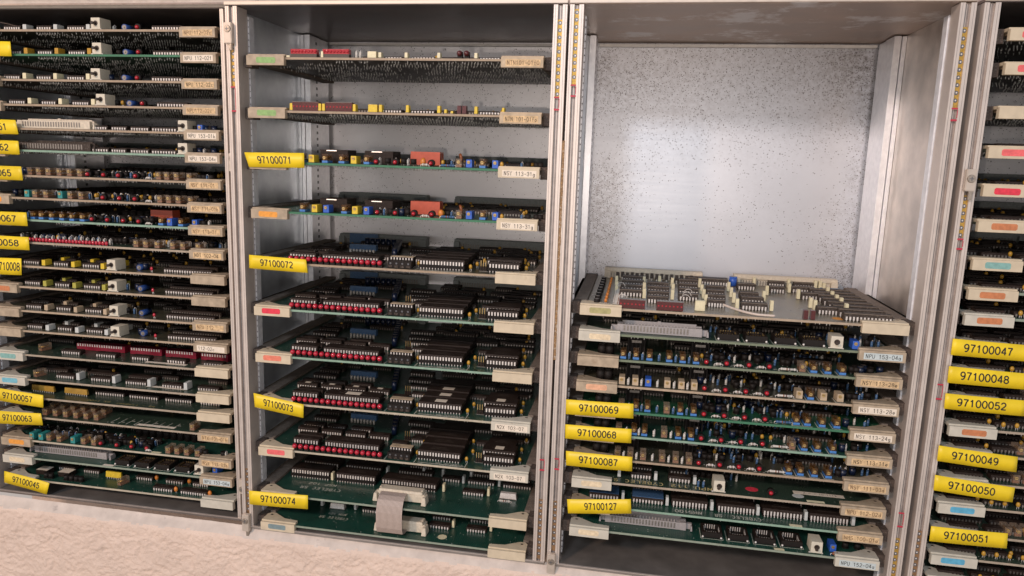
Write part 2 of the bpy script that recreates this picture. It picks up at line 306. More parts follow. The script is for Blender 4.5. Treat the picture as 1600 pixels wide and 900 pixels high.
GL = {
 '0': [arc(.3, .5, .28, .48, 90, 450, 20)], '1': [[(.1, .76), (.22, .82), (.32, .98)], [(.32, .98), (.32, .02)]],
 '2': [arc(.3, .70, .26, .27, 170, -25, 10)+[(.40, .42), (.14, .18), (.04, .04)], [(.04, .04), (.57, .04)]],
 '3': [arc(.29, .74, .24, .23, 165, -85, 10), [(.2, .515), (.31, .515)], arc(.29, .27, .27, .25, 85, -165, 10)],
 '4': [[(.44, .02), (.44, .98)], [(.44, .96), (.03, .30)], [(.02, .28), (.58, .28)]],
 '5': [[(.52, .95), (.13, .95)], [(.13, .97), (.08, .48)], arc(.29, .32, .27, .29, 140, -155, 12)],
 '6': [arc(.3, .31, .26, .28, 0, 360, 16), arc(.34, .38, .31, .58, 180, 70, 8)],
 '7': [[(.03, .95), (.57, .95)], [(.56, .94), (.36, .60), (.22, .02)]],
 '8': [arc(.3, .74, .23, .22, 0, 360, 16), arc(.3, .27, .27, .25, 0, 360, 16)],
 '9': [arc(.3, .69, .26, .28, 0, 360, 16), arc(.26, .62, .31, .58, 0, -110, 8)],
 'N': [[(.06, 0), (.06, 1)], [(.06, .98), (.54, .02)], [(.54, 0), (.54, 1)]], 'P': [[(.08, 0), (.08, 1)], [(.08, .97), (.32, .97)]+arc(.32, .735, .24, .235, 90, -90, 8)+[(.08, .5)]],
 'U': [[(.05, 1), (.05, .3)]+arc(.3, .3, .25, .28, 180, 360, 8)+[(.55, 1)]], 'S': [arc(.3, .74, .24, .23, 20, 270, 10)+arc(.3, .27, .26, .24, 90, -160, 10)],
 'Y': [[(.02, 1), (.3, .48), (.58, 1)], [(.3, .5), (.3, 0)]], 'X': [[(.04, 1), (.56, 0)], [(.56, 1), (.04, 0)]], 'Z': [[(.06, .97), (.54, .97)], [(.54, .96), (.06, .04)], [(.05, .03), (.56, .03)]],
 'T': [[(.02, .97), (.58, .97)], [(.3, .97), (.3, 0)]], 'I': [[(.3, 0), (.3, 1)], [(.14, .98), (.46, .98)], [(.14, .02), (.46, .02)]], 'C': [arc(.33, .5, .28, .48, 50, 310, 14)],
 'B': [[(.07, 0), (.07, 1)], [(.07, .97), (.3, .97)]+arc(.3, .75, .2, .22, 90, -90, 7)+[(.07, .53)], [(.3, .53)]+arc(.3, .27, .24, .25, 90, -90, 7)+[(.07, .02)]],
 'E': [[(.08, 0), (.08, 1)], [(.08, .97), (.54, .97)], [(.08, .52), (.46, .52)], [(.08, .03), (.55, .03)]], 'L': [[(.08, 1), (.08, .03)], [(.06, .03), (.54, .03)]],
 'R': [[(.08, 0), (.08, 1)], [(.08, .97), (.32, .97)]+arc(.32, .75, .22, .22, 90, -90, 8)+[(.08, .53)], [(.3, .52), (.55, 0)]], 'M': [[(.04, 0), (.04, 1)], [(.04, .98), (.3, .4), (.56, .98)], [(.56, 0), (.56, 1)]],
 'V': [[(.03, 1), (.3, .02), (.57, 1)]], 'D': [[(.07, 0), (.07, 1)], [(.07, .97), (.24, .97)]+arc(.24, .5, .31, .47, 90, -90, 10)+[(.07, .03)]], 'G': [arc(.33, .5, .28, .48, 50, 340, 14), [(.34, .42), (.59, .42)]],
 'A': [[(.02, 0), (.3, 1), (.58, 0)], [(.12, .33), (.48, .33)]], '-': [[(.08, .44), (.52, .44)]], '.': [[(.26, .03), (.36, .03)]], ' ': [],
 'a': [arc(.28, .27, .22, .25, 0, 360, 12), [(.5, .54), (.5, 0)]], 'b': [arc(.31, .27, .22, .25, 0, 360, 12), [(.09, 1), (.09, 0)]], 'c': [arc(.32, .28, .23, .26, 45, 315, 10)], 'd': [arc(.28, .27, .22, .25, 0, 360, 12), [(.5, 1), (.5, 0)]],
 'e': [[(.08, .29), (.53, .29)]+arc(.3, .28, .23, .26, 0, 315, 12)], 'f': [[(.48, .95), (.36, .97), (.28, .86), (.28, 0)], [(.12, .56), (.46, .56)]], 'g': [arc(.28, .27, .22, .25, 0, 360, 12), [(.5, .54), (.5, -.1)]+arc(.29, -.1, .21, .15, 0, -150, 6)],
 'o': [arc(.3, .28, .24, .26, 0, 360, 12)], 'h': [[(.09, 1), (.09, 0)], arc(.3, .3, .2, .24, 180, 0, 8)+[(.5, 0)]], 'w': [[(.04, .55), (.17, 0), (.3, .5), (.43, 0), (.56, .55)]],
}
def glyphs(body, bold=0):
    """line of text as stroked ribbons scaled to a unit box: verts, faces"""
    key = (body, bold)
    if key in TXT: return TXT[key]
    th = (.062 if bold < .03 else .086) if bold else .055; adv = .80 if bold < .03 else .775; vs = []; fs = []
    for k, ch in enumerate(body):
        for st in GL.get(ch, []):
            n = len(st); closed = n > 3 and abs(st[0][0]-st[-1][0]) < 1e-6 and abs(st[0][1]-st[-1][1]) < 1e-6; i0 = len(vs)
            for i, (x, y) in enumerate(st):
                a = st[i-1] if i else (st[-2] if closed else st[0]); q = st[i+1] if i < n-1 else (st[1] if closed else st[-1])
                dx, dy = q[0]-a[0], q[1]-a[1]; l = math.hypot(dx, dy) or 1; nx, ny = -dy/l, dx/l
                ex = 0 if (closed or 0 < i < n-1) else (th*.25 if i else -th*.25)
                vs += [(k*adv+x+nx*th+dx/l*ex, y+ny*th+dy/l*ex), (k*adv+x-nx*th+dx/l*ex, y-ny*th+dy/l*ex)]
            fs += [[i0+2*i, i0+2*i+1, i0+2*i+3, i0+2*i+2] for i in range(n-1)]
    w_ = (len(body)-1)*adv+GW
    TXT[key] = ([(x/w_, y) for x, y in vs], fs, w_)
    return TXT[key]
def text_on(b, body, m, fn, u0, u1, v0, v1, bold=0, wobble=0):
    vs, fs, asp = glyphs(body, bold); i = len(b.v)
    for (x, y) in vs: b.v.append(tuple(fn(u0+(u1-u0)*x, v0+(v1-v0)*y)))
    for f in fs: b.f.append([i+k for k in f]); b.m.append(b.mi(m)); b.sm.append(False)

# ------------------------------------------------------------------ racks
W, R, H, D = 271.8, 10.0, 442.2, 177.8
BAYX = {1: -272.6, 2: 0.0, 3: 273.8, 4: 550.3}
BAYY = {1: 10.0, 2: 0.0, 3: 0.0, 4: 0.0}
RLAB = {1: 'leftmost aluminium rack crammed with closely spaced boards', 2: 'second rack from the left holding eleven widely spaced boards',
        3: 'third rack with a bare speckled back panel in its empty upper half', 4: 'rightmost rack cut off by the picture edge, with pink stickers up top'}
def rail_profile(b, x, flip, y=0, mat_=None):
    # front rail: two ridges with a groove between, then a deep inner flange
    pr = [(0, 0), (3.1, 0), (3.1, 2.6), (6.6, 2.6), (6.6, 0), (10, 0), (10, 15.5), (0, 15.5)]
    if flip: pr = [(10-a, c) for a, c in pr]
    b.prism([(x+a, c) for a, c in pr], -H-1.0, -.6, alu)
    b.box(x+(3.2 if not flip else 3.5), x+(6.5 if not flip else 6.8), 2.5, 2.59, -H-.6, -1, groovem); b.box(x+4.6, x+5.0, 2.2, 2.48, -H-.6, -1, alu)
    b.box(x+1.2, x+1.45, -.05, .0, -H-.8, -1, groovem); b.box(x+8.4, x+8.65, -.05, .0, -H-.8, -1, groovem)
def strip(bay, xc, z0, z1, m, parent):
    b = MB(); b.box(xc-1.7, xc+1.7, 1.7, 2.5, z1, z0, m)
    z = z0-2.4
    while z > z1+1:
        b.cyl((xc, 1.66, z), (xc, 2.2, z), 1.45, hole, 12); b.cyl((xc+.15, 1.6, z+.1), (xc+.15, 1.7, z+.1), .55, pinm, 8)
        z -= 5.08
    add('threaded_strip', b.mesh('threaded_strip'), parent)
def make_rack(bay):
    root = bpy.data.objects.new('equipment_rack', None); COL.objects.link(root); root.location = Vector((BAYX[bay], BAYY[bay], 0))*S
    tag(root, RLAB[bay], 'rack', 'aluminium card racks side by side in the wall')
    for x in (0, W-R):
        b = MB(); rail_profile(b, x, False); add('front_rail', b.mesh('front_rail', .25), root)
        s = 1 if x == 0 else -1; xi = R if x == 0 else W-R
        b = MB()
        xa, xb = sorted((xi-s*2.0, xi+s*.9)); b.box(xa, xb, 16.4, 24.5, -H+1, -5.5, lipm)
        z = -8
        while z > -H+6 and x == 0:
            xa, xb = sorted((xi+s*.2, xi+s*1.1)); b.box(xa, xb, 15.9, 16.3, z-1.2, z, hole); z -= 5.08
        add('rail_lip', b.mesh('rail_lip', .2), root)
        b = MB(); o = 1.2 if x == 0 else W-11.2
        b.prism([(o+0, 128), (o+3.4, 128), (o+3.4, 133), (o+4.6, 133), (o+4.6, 127), (o+10, 127), (o+10, 150), (o+9, 150), (o+9, 172), (o, 172)] if x == 0 else
                [(o+10, 128), (o+6.6, 128), (o+6.6, 133), (o+5.4, 133), (o+5.4, 127), (o, 127), (o, 150), (o+1, 150), (o+1, 172), (o+10, 172)], -H+1.2, -1.2, rearm)
        add('rear_rail', b.mesh('rear_rail', .2), root)
        b = MB(); z = -6; xx = o+10.05 if x == 0 else o-.05
        while z > -H+8 and x == 0:
            b.box(min(xx, xx-.2*s), max(xx, xx-.2*s)+.05, 140, 143.5, z-2.6, z, hole); z -= 5.08*1.2
        sx = 0 if x == 0 else W-1
        if x == 0: add('slot_row', b.mesh('slot_row'), root)
        b = MB(); b.box(sx, sx+1, 15.7, D, -H+.4, -.4, wallm if (bay in (1, 2) or x == 0) else wallr); add('side_panel', b.mesh('side_panel'), root)
    b = MB(); b.box(0, W, .6, D+2, -.2, 2.0, (topm if bay == 3 else topm2)); add('top_plate', b.mesh('top_plate', .3), root)
    b = MB(); b.box(-.2, W+.2, -1.2, .5, .2, 2.6, clipm); add('top_trim', b.mesh('top_trim', .2), root)
    b = MB(); b.box(0, W, -.8, D+2, -H-2.2, -H-.2, botm); b.box(0, W, -.8, .8, -H-.2, -H+.5, alu); add('bottom_plate', b.mesh('bottom_plate', .3), root)
    b = MB(); b.box(.5, W-.5, D, D+1.2, -H, 0, backm3 if bay == 3 else backm); add('back_panel', b.mesh('back_panel'), root)
    b = MB(); b.box(11.5, W-11.5, D-6, D-.3, -4.0, -1.6, flangem); add('back_flange', b.mesh('back_flange', .3), root)
    if bay == 2:
        strip(2, 4.85, -24, -62, brass, root); strip(2, 4.85, -389, -432, brassd, root)
        strip(2, W-R+4.85, -10.9, -66, brass, root); strip(2, W-R+4.85, -388, -H+1.5, brassd, root)
    if bay == 3:
        strip(3, 4.85, -3.5, -57, brass, root); strip(3, 4.85, -388, -432, brassd, root)
        strip(3, W-R+4.85, -16, -69, brass, root); strip(3, W-R+4.85, -388, -H+1.5, brass, root)
    if bay == 4:
        strip(4, 4.85, -128, -157, brass, root); strip(4, 4.85, -380, -H+1.5, brassd, root)
    marks = {2: [(3.3, 62, 82), (W-R+3.3, 66, 76), (W-R+3.3, 352, 362)], 3: [(3.3, 57, 66), (3.3, 350, 360), (W-R+3.3, 69, 78), (W-R+3.3, 366, 378)], 4: [(3.3, 158, 166), (3.3, 264, 276)]}.get(bay, [])
    for x, a, c in marks:
        b = MB(); b.box(x-.6, x+3.4, -.12, .06, -a-1.1, -a, redpaint); b.box(x-.4, x+3.6, -.12, .06, -c, -c+1.3, redpaint); b.box(x+3.1, x+3.6, -.1, .06, -c+2, -a-1.5, redpaint)
        add('red_mark', b.mesh('red_mark'), root)
    if bay == 3:
        b = MB(); n = 60
        for i in range(n):
            z0 = -98-(170/n)*i; a = .6+.6*noise.noise(Vector((i*.3, 0, 0))); c = 1.2+.9*noise.noise(Vector((i*.4, 9, 0)))
            b.box(-1.3-a*.6, -.1+c*.35, -.35-.3*rnd.random(), .3, z0-170/n, z0+.01, glue)
        add('glue_residue', b.mesh('glue_residue'), root)
    return root
racks = {k: make_rack(k) for k in (1, 2, 3, 4)}

def bracket(bay, xc, z0, z1, zs, tail, parent):
    b = MB(); b.box(xc-3.3, xc+3.3, -4.2, -.15, z1, z0, clipm); o = add('mounting_bracket', b.mesh('mounting_bracket', .5), parent)
    if tail: b = MB(); b.box(xc-1.2+1, xc+1.4+1, -3, -.4, z1-tail, z1+.4, steel); add('bracket_tongue', b.mesh('bracket_tongue', .2), o)
    b = MB(); b.cyl((xc, -4.9, zs), (xc, -4.1, zs), 2.5, steel, 18, r2=2.9); b.cyl((xc, -5.0, zs), (xc, -4.88, zs), 1.9, steel, 16)
    b.box(xc-1.5, xc+1.5, -5.06, -4.95, zs-.28, zs+.28, hole); b.box(xc-.28, xc+.28, -5.09, -4.95, zs-1.5, zs+1.5, hole)
    add('screw', b.mesh('screw'), o)
bracket(2, 3.9, -13.5, -29.5, -18.4, 5, racks[2]); bracket(2, 4.6, -430, -446, -436, 7, racks[2])
bracket(1, W-4.3+3.2, -115, -130, -119.5, 4, racks[1]); bracket(1, W-2.6, -402.5, -416, -411.5, 0, racks[1])
bracket(3, 3.9, -432.5, -450, -439, 0, racks[3]); bracket(4, 4.8, -110, -125, -116.5, 6, racks[4])

# ------------------------------------------------------------------ plaster wall around the racks
def plaster(name, x0, x1, z0, z1, lip_at, sgn, step=1.3, label=''):
    nx = int((x1-x0)/step); nz = max(2, int((z1-z0)/step)); v = []; f = []
    for j in range(nz+1):
        for i in range(nx+1):
            x = x0+(x1-x0)*i/nx; z = z0+(z1-z0)*j/nz; d = abs(z-lip_at)
            t = min(1, d/11.0); y = 1.5-7.5*(t*t*(3-2*t))
            p = Vector((x*.045, z*.075, 3)); q = Vector((x*.16, z*.24, 7)); r = Vector((x*.42, z*.5, 1))
            wx = x+noise.noise(Vector((x*.05, z*.05, 11)))*22; wz = z+noise.noise(Vector((x*.06, z*.06, 15)))*14
            a = noise.noise(p)*1.3+noise.noise(Vector((wx*.10+wz*.10, wz*.2-wx*.04, 7)))*1.7+noise.noise(Vector((wx*.22+wz*.20, wz*.42-wx*.1, 5)))*1.5+max(-.2, noise.noise(Vector((wx*.45+wz*.4, wz*.85-wx*.2, 2))))*1.5
            a *= .62
            k = .22+.78*min(1, max(0, (d-7)/10))
            v.append((x*S, (y-a*k+1.0)*S, (z+(noise.noise(Vector((x*.05, 0, 0)))*.8 if 0 < j < nz else 0))*S))
    w_ = nx+1
    for j in range(nz):
        for i in range(nx): f.append((j*w_+i, j*w_+i+1, (j+1)*w_+i+1, (j+1)*w_+i))
    me = bpy.data.meshes.new(name); me.from_pydata(v, [], f); me.polygons.foreach_set('use_smooth', [True]*len(f))
    me.materials.append(plasterm); me.materials.append(lipplaster)
    for pf in me.polygons:
        x_, z_ = pf.center.x/S, pf.center.z/S
        if abs(z_-lip_at) < 8.0+2.2*noise.noise(Vector((x_*.04, 0, 3)))+1.2*noise.noise(Vector((x_*.2, z_*.2, 3))): pf.material_index = 1
    o = add(name, me); tag(o, kind='structure'); return o
lipplaster = mat('weathered_plaster_lip', (.62, .53, .46), .85, 0, .15, 30, .8, 200, stain=((.34, .29, .26), 60, .60, .72))
plasterm = mat('rough_plaster', (.71, .555, .455), .9, 0, .08, 12, 1.0, 330, stain=((.52, .42, .35), 22, .62, .75))
plaster('wall', -420, 960, -610, -H-1.4, -H-1.4, -1)
plaster('wall', -420, 960, 2.7, 120, 2.7, 1)
for (xa, xb) in ((-420, BAYX[1]-1), (BAYX[4]+W+1, 960)):
    b = MB(); b.box(xa, xb, -4, 6, -H-6, 8, plasterm); tag(add('wall', b.mesh('wall')), kind='structure')
b = MB(); b.box(-420, 960, D+30, D+36, -610, 120, plasterm); tag(add('wall', b.mesh('wall')), kind='structure')

# ------------------------------------------------------------------ components (origin: front left corner on the board)
def c_dip(L, Wd, body, sock, pin, h, lab):
    def fn(b):
        n = max(2, round(L/2.54)); p = (L-1.0)/n; z0 = 0
        if sock:
            b.box(0, L, -.4, Wd+.4, 0.5, sock-.4, sockm)
            for i in range(n):
                x = .5+p*(i+.5)
                for y in (-.75, Wd+.4): b.box(x-.32, x+.32, y, y+.35, -.2, 1.3, pin)
            z0 = sock
        b.box(0, L, .55, Wd-.55, z0+.7, z0+.7+h/2, body, taper=0); b.box(0, L, .55, Wd-.55, z0+.7+h/2, z0+.7+h, body, taper=.3)
        b.cyl((.9, Wd/2, z0+h+.6), (.9, Wd/2, z0+h+.72), .8, sockm, 10)
        for i in range(n):
            x = .5+p*(i+.5)
            for y, q in ((0, 1), (Wd, -1)):
                b.box(x-.62, x+.62, min(y-.12*q, y+.12*q), max(y-.12*q, y+.12*q), z0+(.9 if not sock else -.3), z0+.7+h/2+.2, pin)
                b.box(x-.62, x+.62, min(y, y+.6*q), max(y, y+.6*q), z0+.7+h/2-.1, z0+.7+h/2+.22, pin)
                if not sock: b.box(x-.25, x+.25, min(y-.1*q, y+.1*q), max(y-.1*q, y+.1*q), -.2, .95, pin)
        if L > 12: b.box(L*.25, L*.7, Wd*.38, Wd*.46, z0+.7+h, z0+.72+h, chipd); b.box(L*.3, L*.62, Wd*.58, Wd*.64, z0+.7+h, z0+.72+h, chipd)
        if body is chipd: b.box(.1, L-.1, .42, 1.3, z0+.6+h, z0+.82+h, edge_highlight)  # highlight along the top front edge, painted as a lighter strip
        if lab: b.box(L*.36, L*.62, Wd*.25, Wd*.68, z0+.7+h, z0+.7+h+.12, white)
    return fn
def c_led(m):
    def fn(b):
        b.box(-1.9, 1.9, .3, 4.2, 0, 4.2, sockm, taper=.15); b.box(-1.7, 1.7, 1.6, 4.2, 4.2, 5.3, sockm)
        b.cyl((0, .9, 4.1), (0, -.4, 4.0), 2.0, m, 14); b.ball((0, -.4, 4.0), 2.0, m, 14, 8, 1, .9, 1)
    return fn
redl = mat('led_deep_red', (.42, .008, .02), .25, 0, .1, 300, coat=.4)
def c_ledfront(b):      # horizontal led with dark round housing
    b.cyl((0, 2.2, 2.7), (0, 5.5, 2.9), 2.7, sockm, 14); b.cyl((0, 1.6, 2.5), (0, 2.3, 2.6), 1.65, redl, 12); b.ball((0, 1.6, 2.5), 1.65, redl, 12, 8, 1, .9, 1)
def c_trim(kind):
    def fn(b):
        w_, l_, h_ = 4.7, 9.6, 6.4
        if kind in ('blue', 'yellow', 'teal', 'gold'):
            m = dict(blue=bluem, yellow=yelc, teal=tealm, gold=screwm)[kind] if kind != 'gold' else handle_tan
            b.box(0, w_, 0, l_, .4, h_, m, taper=.12)
        elif kind == 'amber':
            b.box(0, w_, 0, l_, .3, 2.1, blueb); b.box(.15, w_-.15, .15, l_, 2.1, h_+1, amber)
            b.cyl((w_/2, .6, 4.3), (w_/2, l_-.5, 4.9), 1.35, copper, 10); b.box(.9, 1.4, .6, l_-.6, 2.2, 5.5, screwm)
        else:
            b.box(0, w_, 0, l_, .3, h_+.5, clearm); b.box(.3, w_-.3, .6, l_-.3, .5, 2.2, brownc)
            b.cyl((w_/2, .8, 3.8), (w_/2, l_-2, 4.2), 1.1, copper if kind == 'clear' else redd, 10)
        b.cyl((w_*.45, -.5, 4.4), (w_*.45, .2, 4.4), 1.25, screwm, 12); b.box(w_*.45-1.0, w_*.45+1.0, -.56, -.48, 4.25, 4.55, swd)
    return fn
def c_clip(m, w_=2.6, d_=5.0, h_=6.0):
    def fn(b): b.box(0, w_, 0, d_, .6, h_, m, taper=.15); b.box(w_*.3, w_*.7, .4, .8, -.2, .7, pin_dull); b.box(w_*.3, w_*.7, d_-.8, d_-.4, -.2, .7, pin_dull)
    return fn
def c_bead(m, r=1.5):
    def fn(b): b.ball((0, 0, 3.6), r, m, 10, 7, 1, .85, 1.35); b.cyl((-.6, 0, -.2), (-.4, 0, 2.6), .22, pinm, 5); b.cyl((.8, 0, -.2), (.4, 0, 2.6), .22, pinm, 5)
    return fn
def c_res(m, L=9, up=False):
    def fn(b):
        if up:
            b.cyl((0, 0, .8), (0, 0, 4.2), .95, m, 8); b.ball((0, 0, 4.2), 1.05, m, 8, 5); b.ball((0, 0, .9), 1.05, m, 8, 5); b.tube([(0, 0, 5), (.5, .4, 6), (1.0, 1.2, 5.2), (1.0, 1.5, -.2)], .2, pinm, 5)
        else:
            b.cyl((2, 0, 1.4), (L-2, 0, 1.4), .95, m, 10); b.ball((2.1, 0, 1.4), 1.15, m, 10, 6); b.ball((L-2.1, 0, 1.4), 1.15, m, 10, 6)
            b.cyl((L*.4, 0, 1.4), (L*.46, 0, 1.4), 1.0, brownc, 10); b.cyl((L*.55, 0, 1.4), (L*.6, 0, 1.4), 1.0, redd, 10)
            b.tube([(0, 0, -.2), (.1, 0, 1.1), (.6, 0, 1.4), (2, 0, 1.4)], .25, pinm, 5); b.tube([(L, 0, -.2), (L-.1, 0, 1.1), (L-.6, 0, 1.4), (L-2, 0, 1.4)], .25, pinm, 5)
    return fn
def c_can(m, r=3, h=7, lying=False):
    def fn(b):
        if lying: b.cyl((0, 0, r), (0, h, r), r, m, 14); b.cyl((0, -.05, r), (0, 0, r), r*.72, pin_dull, 12); b.cyl((0, -1.5, r), (0, 0, r), .3, pinm, 5)
        else: b.cyl((0, 0, .3), (0, 0, h), r, m, 14); b.cyl((0, 0, h), (0, 0, h+.05), r*.75, pin_dull, 12)
    return fn
def c_switch(b):
    b.box(0, 8.6, 0, 13, .4, 9.6, swm, taper=.15); b.cyl((4.4, -.15, 5.2), (4.4, .1, 5.2), 2.1, swd, 14); b.cyl((4.4, 0, 5.2), (3.4, -3.8, 5.0), .9, swd, 10, r2=1.3)
    b.box(-1.3, 0, .2, 1, .2, .9, pinm); b.box(8.6, 9.4, .2, 1, .2, .9, pinm)
def c_block(L, d_, h_, m, mt=None):
    def fn(b): b.box(0, L, 0, d_, .3, h_, m, mtop=mt, taper=.15)
    return fn
def c_relay(L):
    def fn(b):
        b.box(0, L, 0, 11, 1, 11.5, relaym, taper=.2); b.box(L*.06, L*.94, 11.02, 11.06, 2, 10, brownc)
    return fn
def c_header(L, m):      # shrouded pin header with ejector latches
    def fn(b):
        b.box(4, L-4, 0, 8.5, .3, 1.4, m); b.box(4, L-4, 0, .9, 1.4, 6.6, m); b.box(4, L-4, 7.6, 8.5, 1.4, 8.4, m)
        n = int((L-12)/2.54)
        for i in range(n):
            x = 6+i*2.54
            b.box(x-.85, x+.5, -.18, 0, 1.6, 5.8, pin_dull)
            for y in (2.8, 5.4): b.box(x-.3, x+.3, y, y+.6, 1, 6.2, pinm)
            b.box(x-.9, x+.55, .9, 7.6, 2.2, 2.7, m)
        b.box(L*.48, L*.52, 7.2, 8.8, 5, 9.1, m)
        for x, q in ((0, 1), (L, -1)):
            xs = sorted((x, x+4.6*q)); b.box(xs[0], xs[1], -.3, 3.2, .3, 6.8, m, taper=.2); b.box(xs[0], xs[1], 5.4, 8.6, .3, 7.2, m, taper=.2)
            xs = sorted((x-5*q, x+1*q)); b.box(xs[0], xs[1], 2.4, 6, .6, 5.2, m, taper=.5)
            xs = sorted((x-5*q, x-3.4*q)); b.box(xs[0], xs[1], -1.2, 6, .6, 4.8, m, taper=.4)
    return fn
def c_plcc(w_, full):
    def fn(b):
        b.box(0, w_, 0, w_, .3, 1.2, sockm)
        for (x0, x1, y0, y1) in ((0, w_, 0, 2.2), (0, w_, w_-2.2, w_), (0, 2.2, 2.2, w_-2.2), (w_-2.2, w_, 2.2, w_-2.2)): b.box(x0, x1, y0, y1, 1.2, 5, sockm, mtop=chipm, taper=.15)
        n = int((w_-6)/1.8)
        for i in range(n):
            t = 3.4+i*1.8
            for (x, y) in ((t, 1.9), (t, w_-2.2), (1.9, t), (w_-2.2, t)): b.box(x, x+.7 if y in (1.9, w_-2.2) else x+.3, y, y+.3 if y in (1.9, w_-2.2) else y+.7, 1.5, 5.1, pinm if not full else screwm)
        if full: b.box(3.3, w_-3.3, 3.3, w_-3.3, 1.2, 4.4, chipm, taper=.3); b.box(w_*.34, w_*.66, w_*.45, w_*.6, 4.4, 4.46, chipd)
        for x in (.8, w_-.8): b.ball((x, -.2, 1.2), .9, pinm, 8, 5)
        b.box(-.9, -.5, -.9, w_, .05, .12, silk); b.box(w_+.5, w_+.9, -.9, w_, .05, .12, silk); b.box(-.9, w_+.9, -1.2, -.9, .05, .12, silk)
    return fn
def c_din(L, m):
    def fn(b):
        b.box(0, L, 2, 10, .2, 9.6, m, taper=.1); b.box(3, L-3, 10, 14.5, 1.4, 8.6, m); b.box(0, L, 0, 2.2, 6.2, 9.4, m); b.box(0, 6, -3, 2, .2, 7.4, m, taper=.2); b.box(L-6, L, -3, 2, .2, 7.4, m, taper=.2)
        n = int((L-12)/2.54)
        for i in range(n):
            x = 6.4+i*2.54
            for y in (-.4, 1.6): b.box(x, x+.55, y, y+.35, -.2, 4.6, pin_dull); b.box(x, x+.55, y, 2.1, 4.4, 4.8, pin_dull)
            b.box(x-.5, x+1.1, 1.95, 2.0, 6.9, 8.7, sockm)
    return fn
def c_ledbar(n, m, L):
    def fn(b):
        b.box(0, L, .6, 5.4, .2, 2.8 if m is redm else 7, swd if m is redm else redd)
        for i in range(n):
            x = L*(i+.5)/n
            if m is redm: b.ball((x, .9, 4.9), L/n*.45, redl, 10, 6, 1, .8, .9)
            else: b.cyl((x, .62, 3.6), (x, .4, 3.6), .6, redl, 8)
        if m is redm: b.box(.2, L-.2, .9, 5.6, 3.0, 6.6, redl)
        else: b.box(0, L, .5, 5.6, 7, 7.2, pin_dull)
    return fn
def c_sipnet(L, m, h_=5):
    def fn(b):
        b.box(0, L, 0, 2.3, 1.6, h_+1.2, m, taper=.4); n = max(2, round(L/2.54))
        for i in range(n): x = L*(i+.5)/n; b.box(x-.3, x+.3, .5, 1.1, -.2, 1.8, pinm)
    return fn
def c_jumper(L):      # row of black jumpers in front of a cream topped network
    def fn(b):
        b.box(0, L, 0, 5, .3, 6.0, sockm, taper=.1); n = round(L/2.54)
        for i in range(n//2):
            x = L*(i+.5)/(n//2); b.cyl((x, -.06, 4.0), (x, .1, 4.0), .85, hole, 8); b.box(x-1.5, x+1.5, -.4, 0, .6, 2.6, chipd)
        b.box(0, L, 6, 13, 1, 8.6, sockm); b.box(.4, L-.4, 6.3, 12.8, 8.6, 9.0, handle_tan)
        for i in range(n): x = L*(i+.5)/n; b.box(x-.45, x+.45, 5.75, 6, 6.4, 8.2, pinm)
    return fn
def c_pins(b):
    for i in range(3): b.box(i*2.0, i*2.0+1.5, 0, 1.6, .2, 4, chipm); b.box(i*2.0+.35, i*2.0+.95, .4, 1.0, 3.5, 8.8, screwm)
    b.box(-.6, 6.4, -.5, 2.2, .02, .3, pin_dull)
def c_trans(m):
    def fn(b): b.cyl((0, 0, 1.4), (0, 0, 5.6), 2.3, m, 14); b.cyl((0, 0, 1.2), (0, 0, 1.6), 2.7, m, 14); b.cyl((0, 0, -.2), (0, 0, 1.4), .3, pinm, 5)
    return fn
def c_crystal(L):
    def fn(b): b.box(0, L, 0, 5, .6, 5.4, pinm, taper=.7); b.box(-.6, L+.6, -.5, 5.5, .3, .8, pin_dull)
    return fn
def c_heat(b):
    for i in range(5): b.box(i*3.2, i*3.2+1.0, 0, 12, .5, 12.5, sockm)
    b.box(0, 13.8, 5, 7, .5, 12.5, sockm); b.box(3, 10.8, -.2, 0, 9, 11, pin_dull)
def c_handle(right, m):
    def fn(b):
        X = (lambda a: a) if right else (lambda a: 32-a)
        sh = [(0, 4.4), (X(0), 0)]
        pl = [(0, 0), (32, 0), (32, 11), (29.5, 13.6), (25, 13.6), (13, 6.0), (0, 4.6)]
        if not right: pl = [(32-a, c) for a, c in pl][::-1]
        xs = (0, 32); b.box(0, 32, -2.4, 1.8, -6.4, 1.2, m)
        b.prism(pl, .05, 2.3, m); xc = X(27.2); b.cyl((xc, 9.6, 2.25), (xc, 9.6, 2.5), 1.3, chipd, 10)
    return fn
def c_solder(seed, dense):
    def fn(b):
        r = random.Random(seed)
        for j in range(8 if dense else 2):
            for k in range(2):
                v = 3+j*19+k*7.6
                x = 5.0
                while x < 229:
                    if r.random() < (.9 if dense else .7) and noise.noise(Vector((x*.03+seed*9, v*.05, seed))) > -.12: q = r.random()*.5; b.cyl((x+q, v+r.random(), -1.7), (x+q+.1, v+r.random(), -3.2-r.random()*.8), .5, solder, 4, r2=.25)
                    x += 2.54
                    if r.random() < .08: x += 5.08
        if dense:
            for i in range(130): x = r.uniform(4, 228); v = r.uniform(2, 156); b.cyl((x, v, -1.7), (x+.1, v, -2.9-r.random()), .35, solder, 4, r2=.15)
    return fn

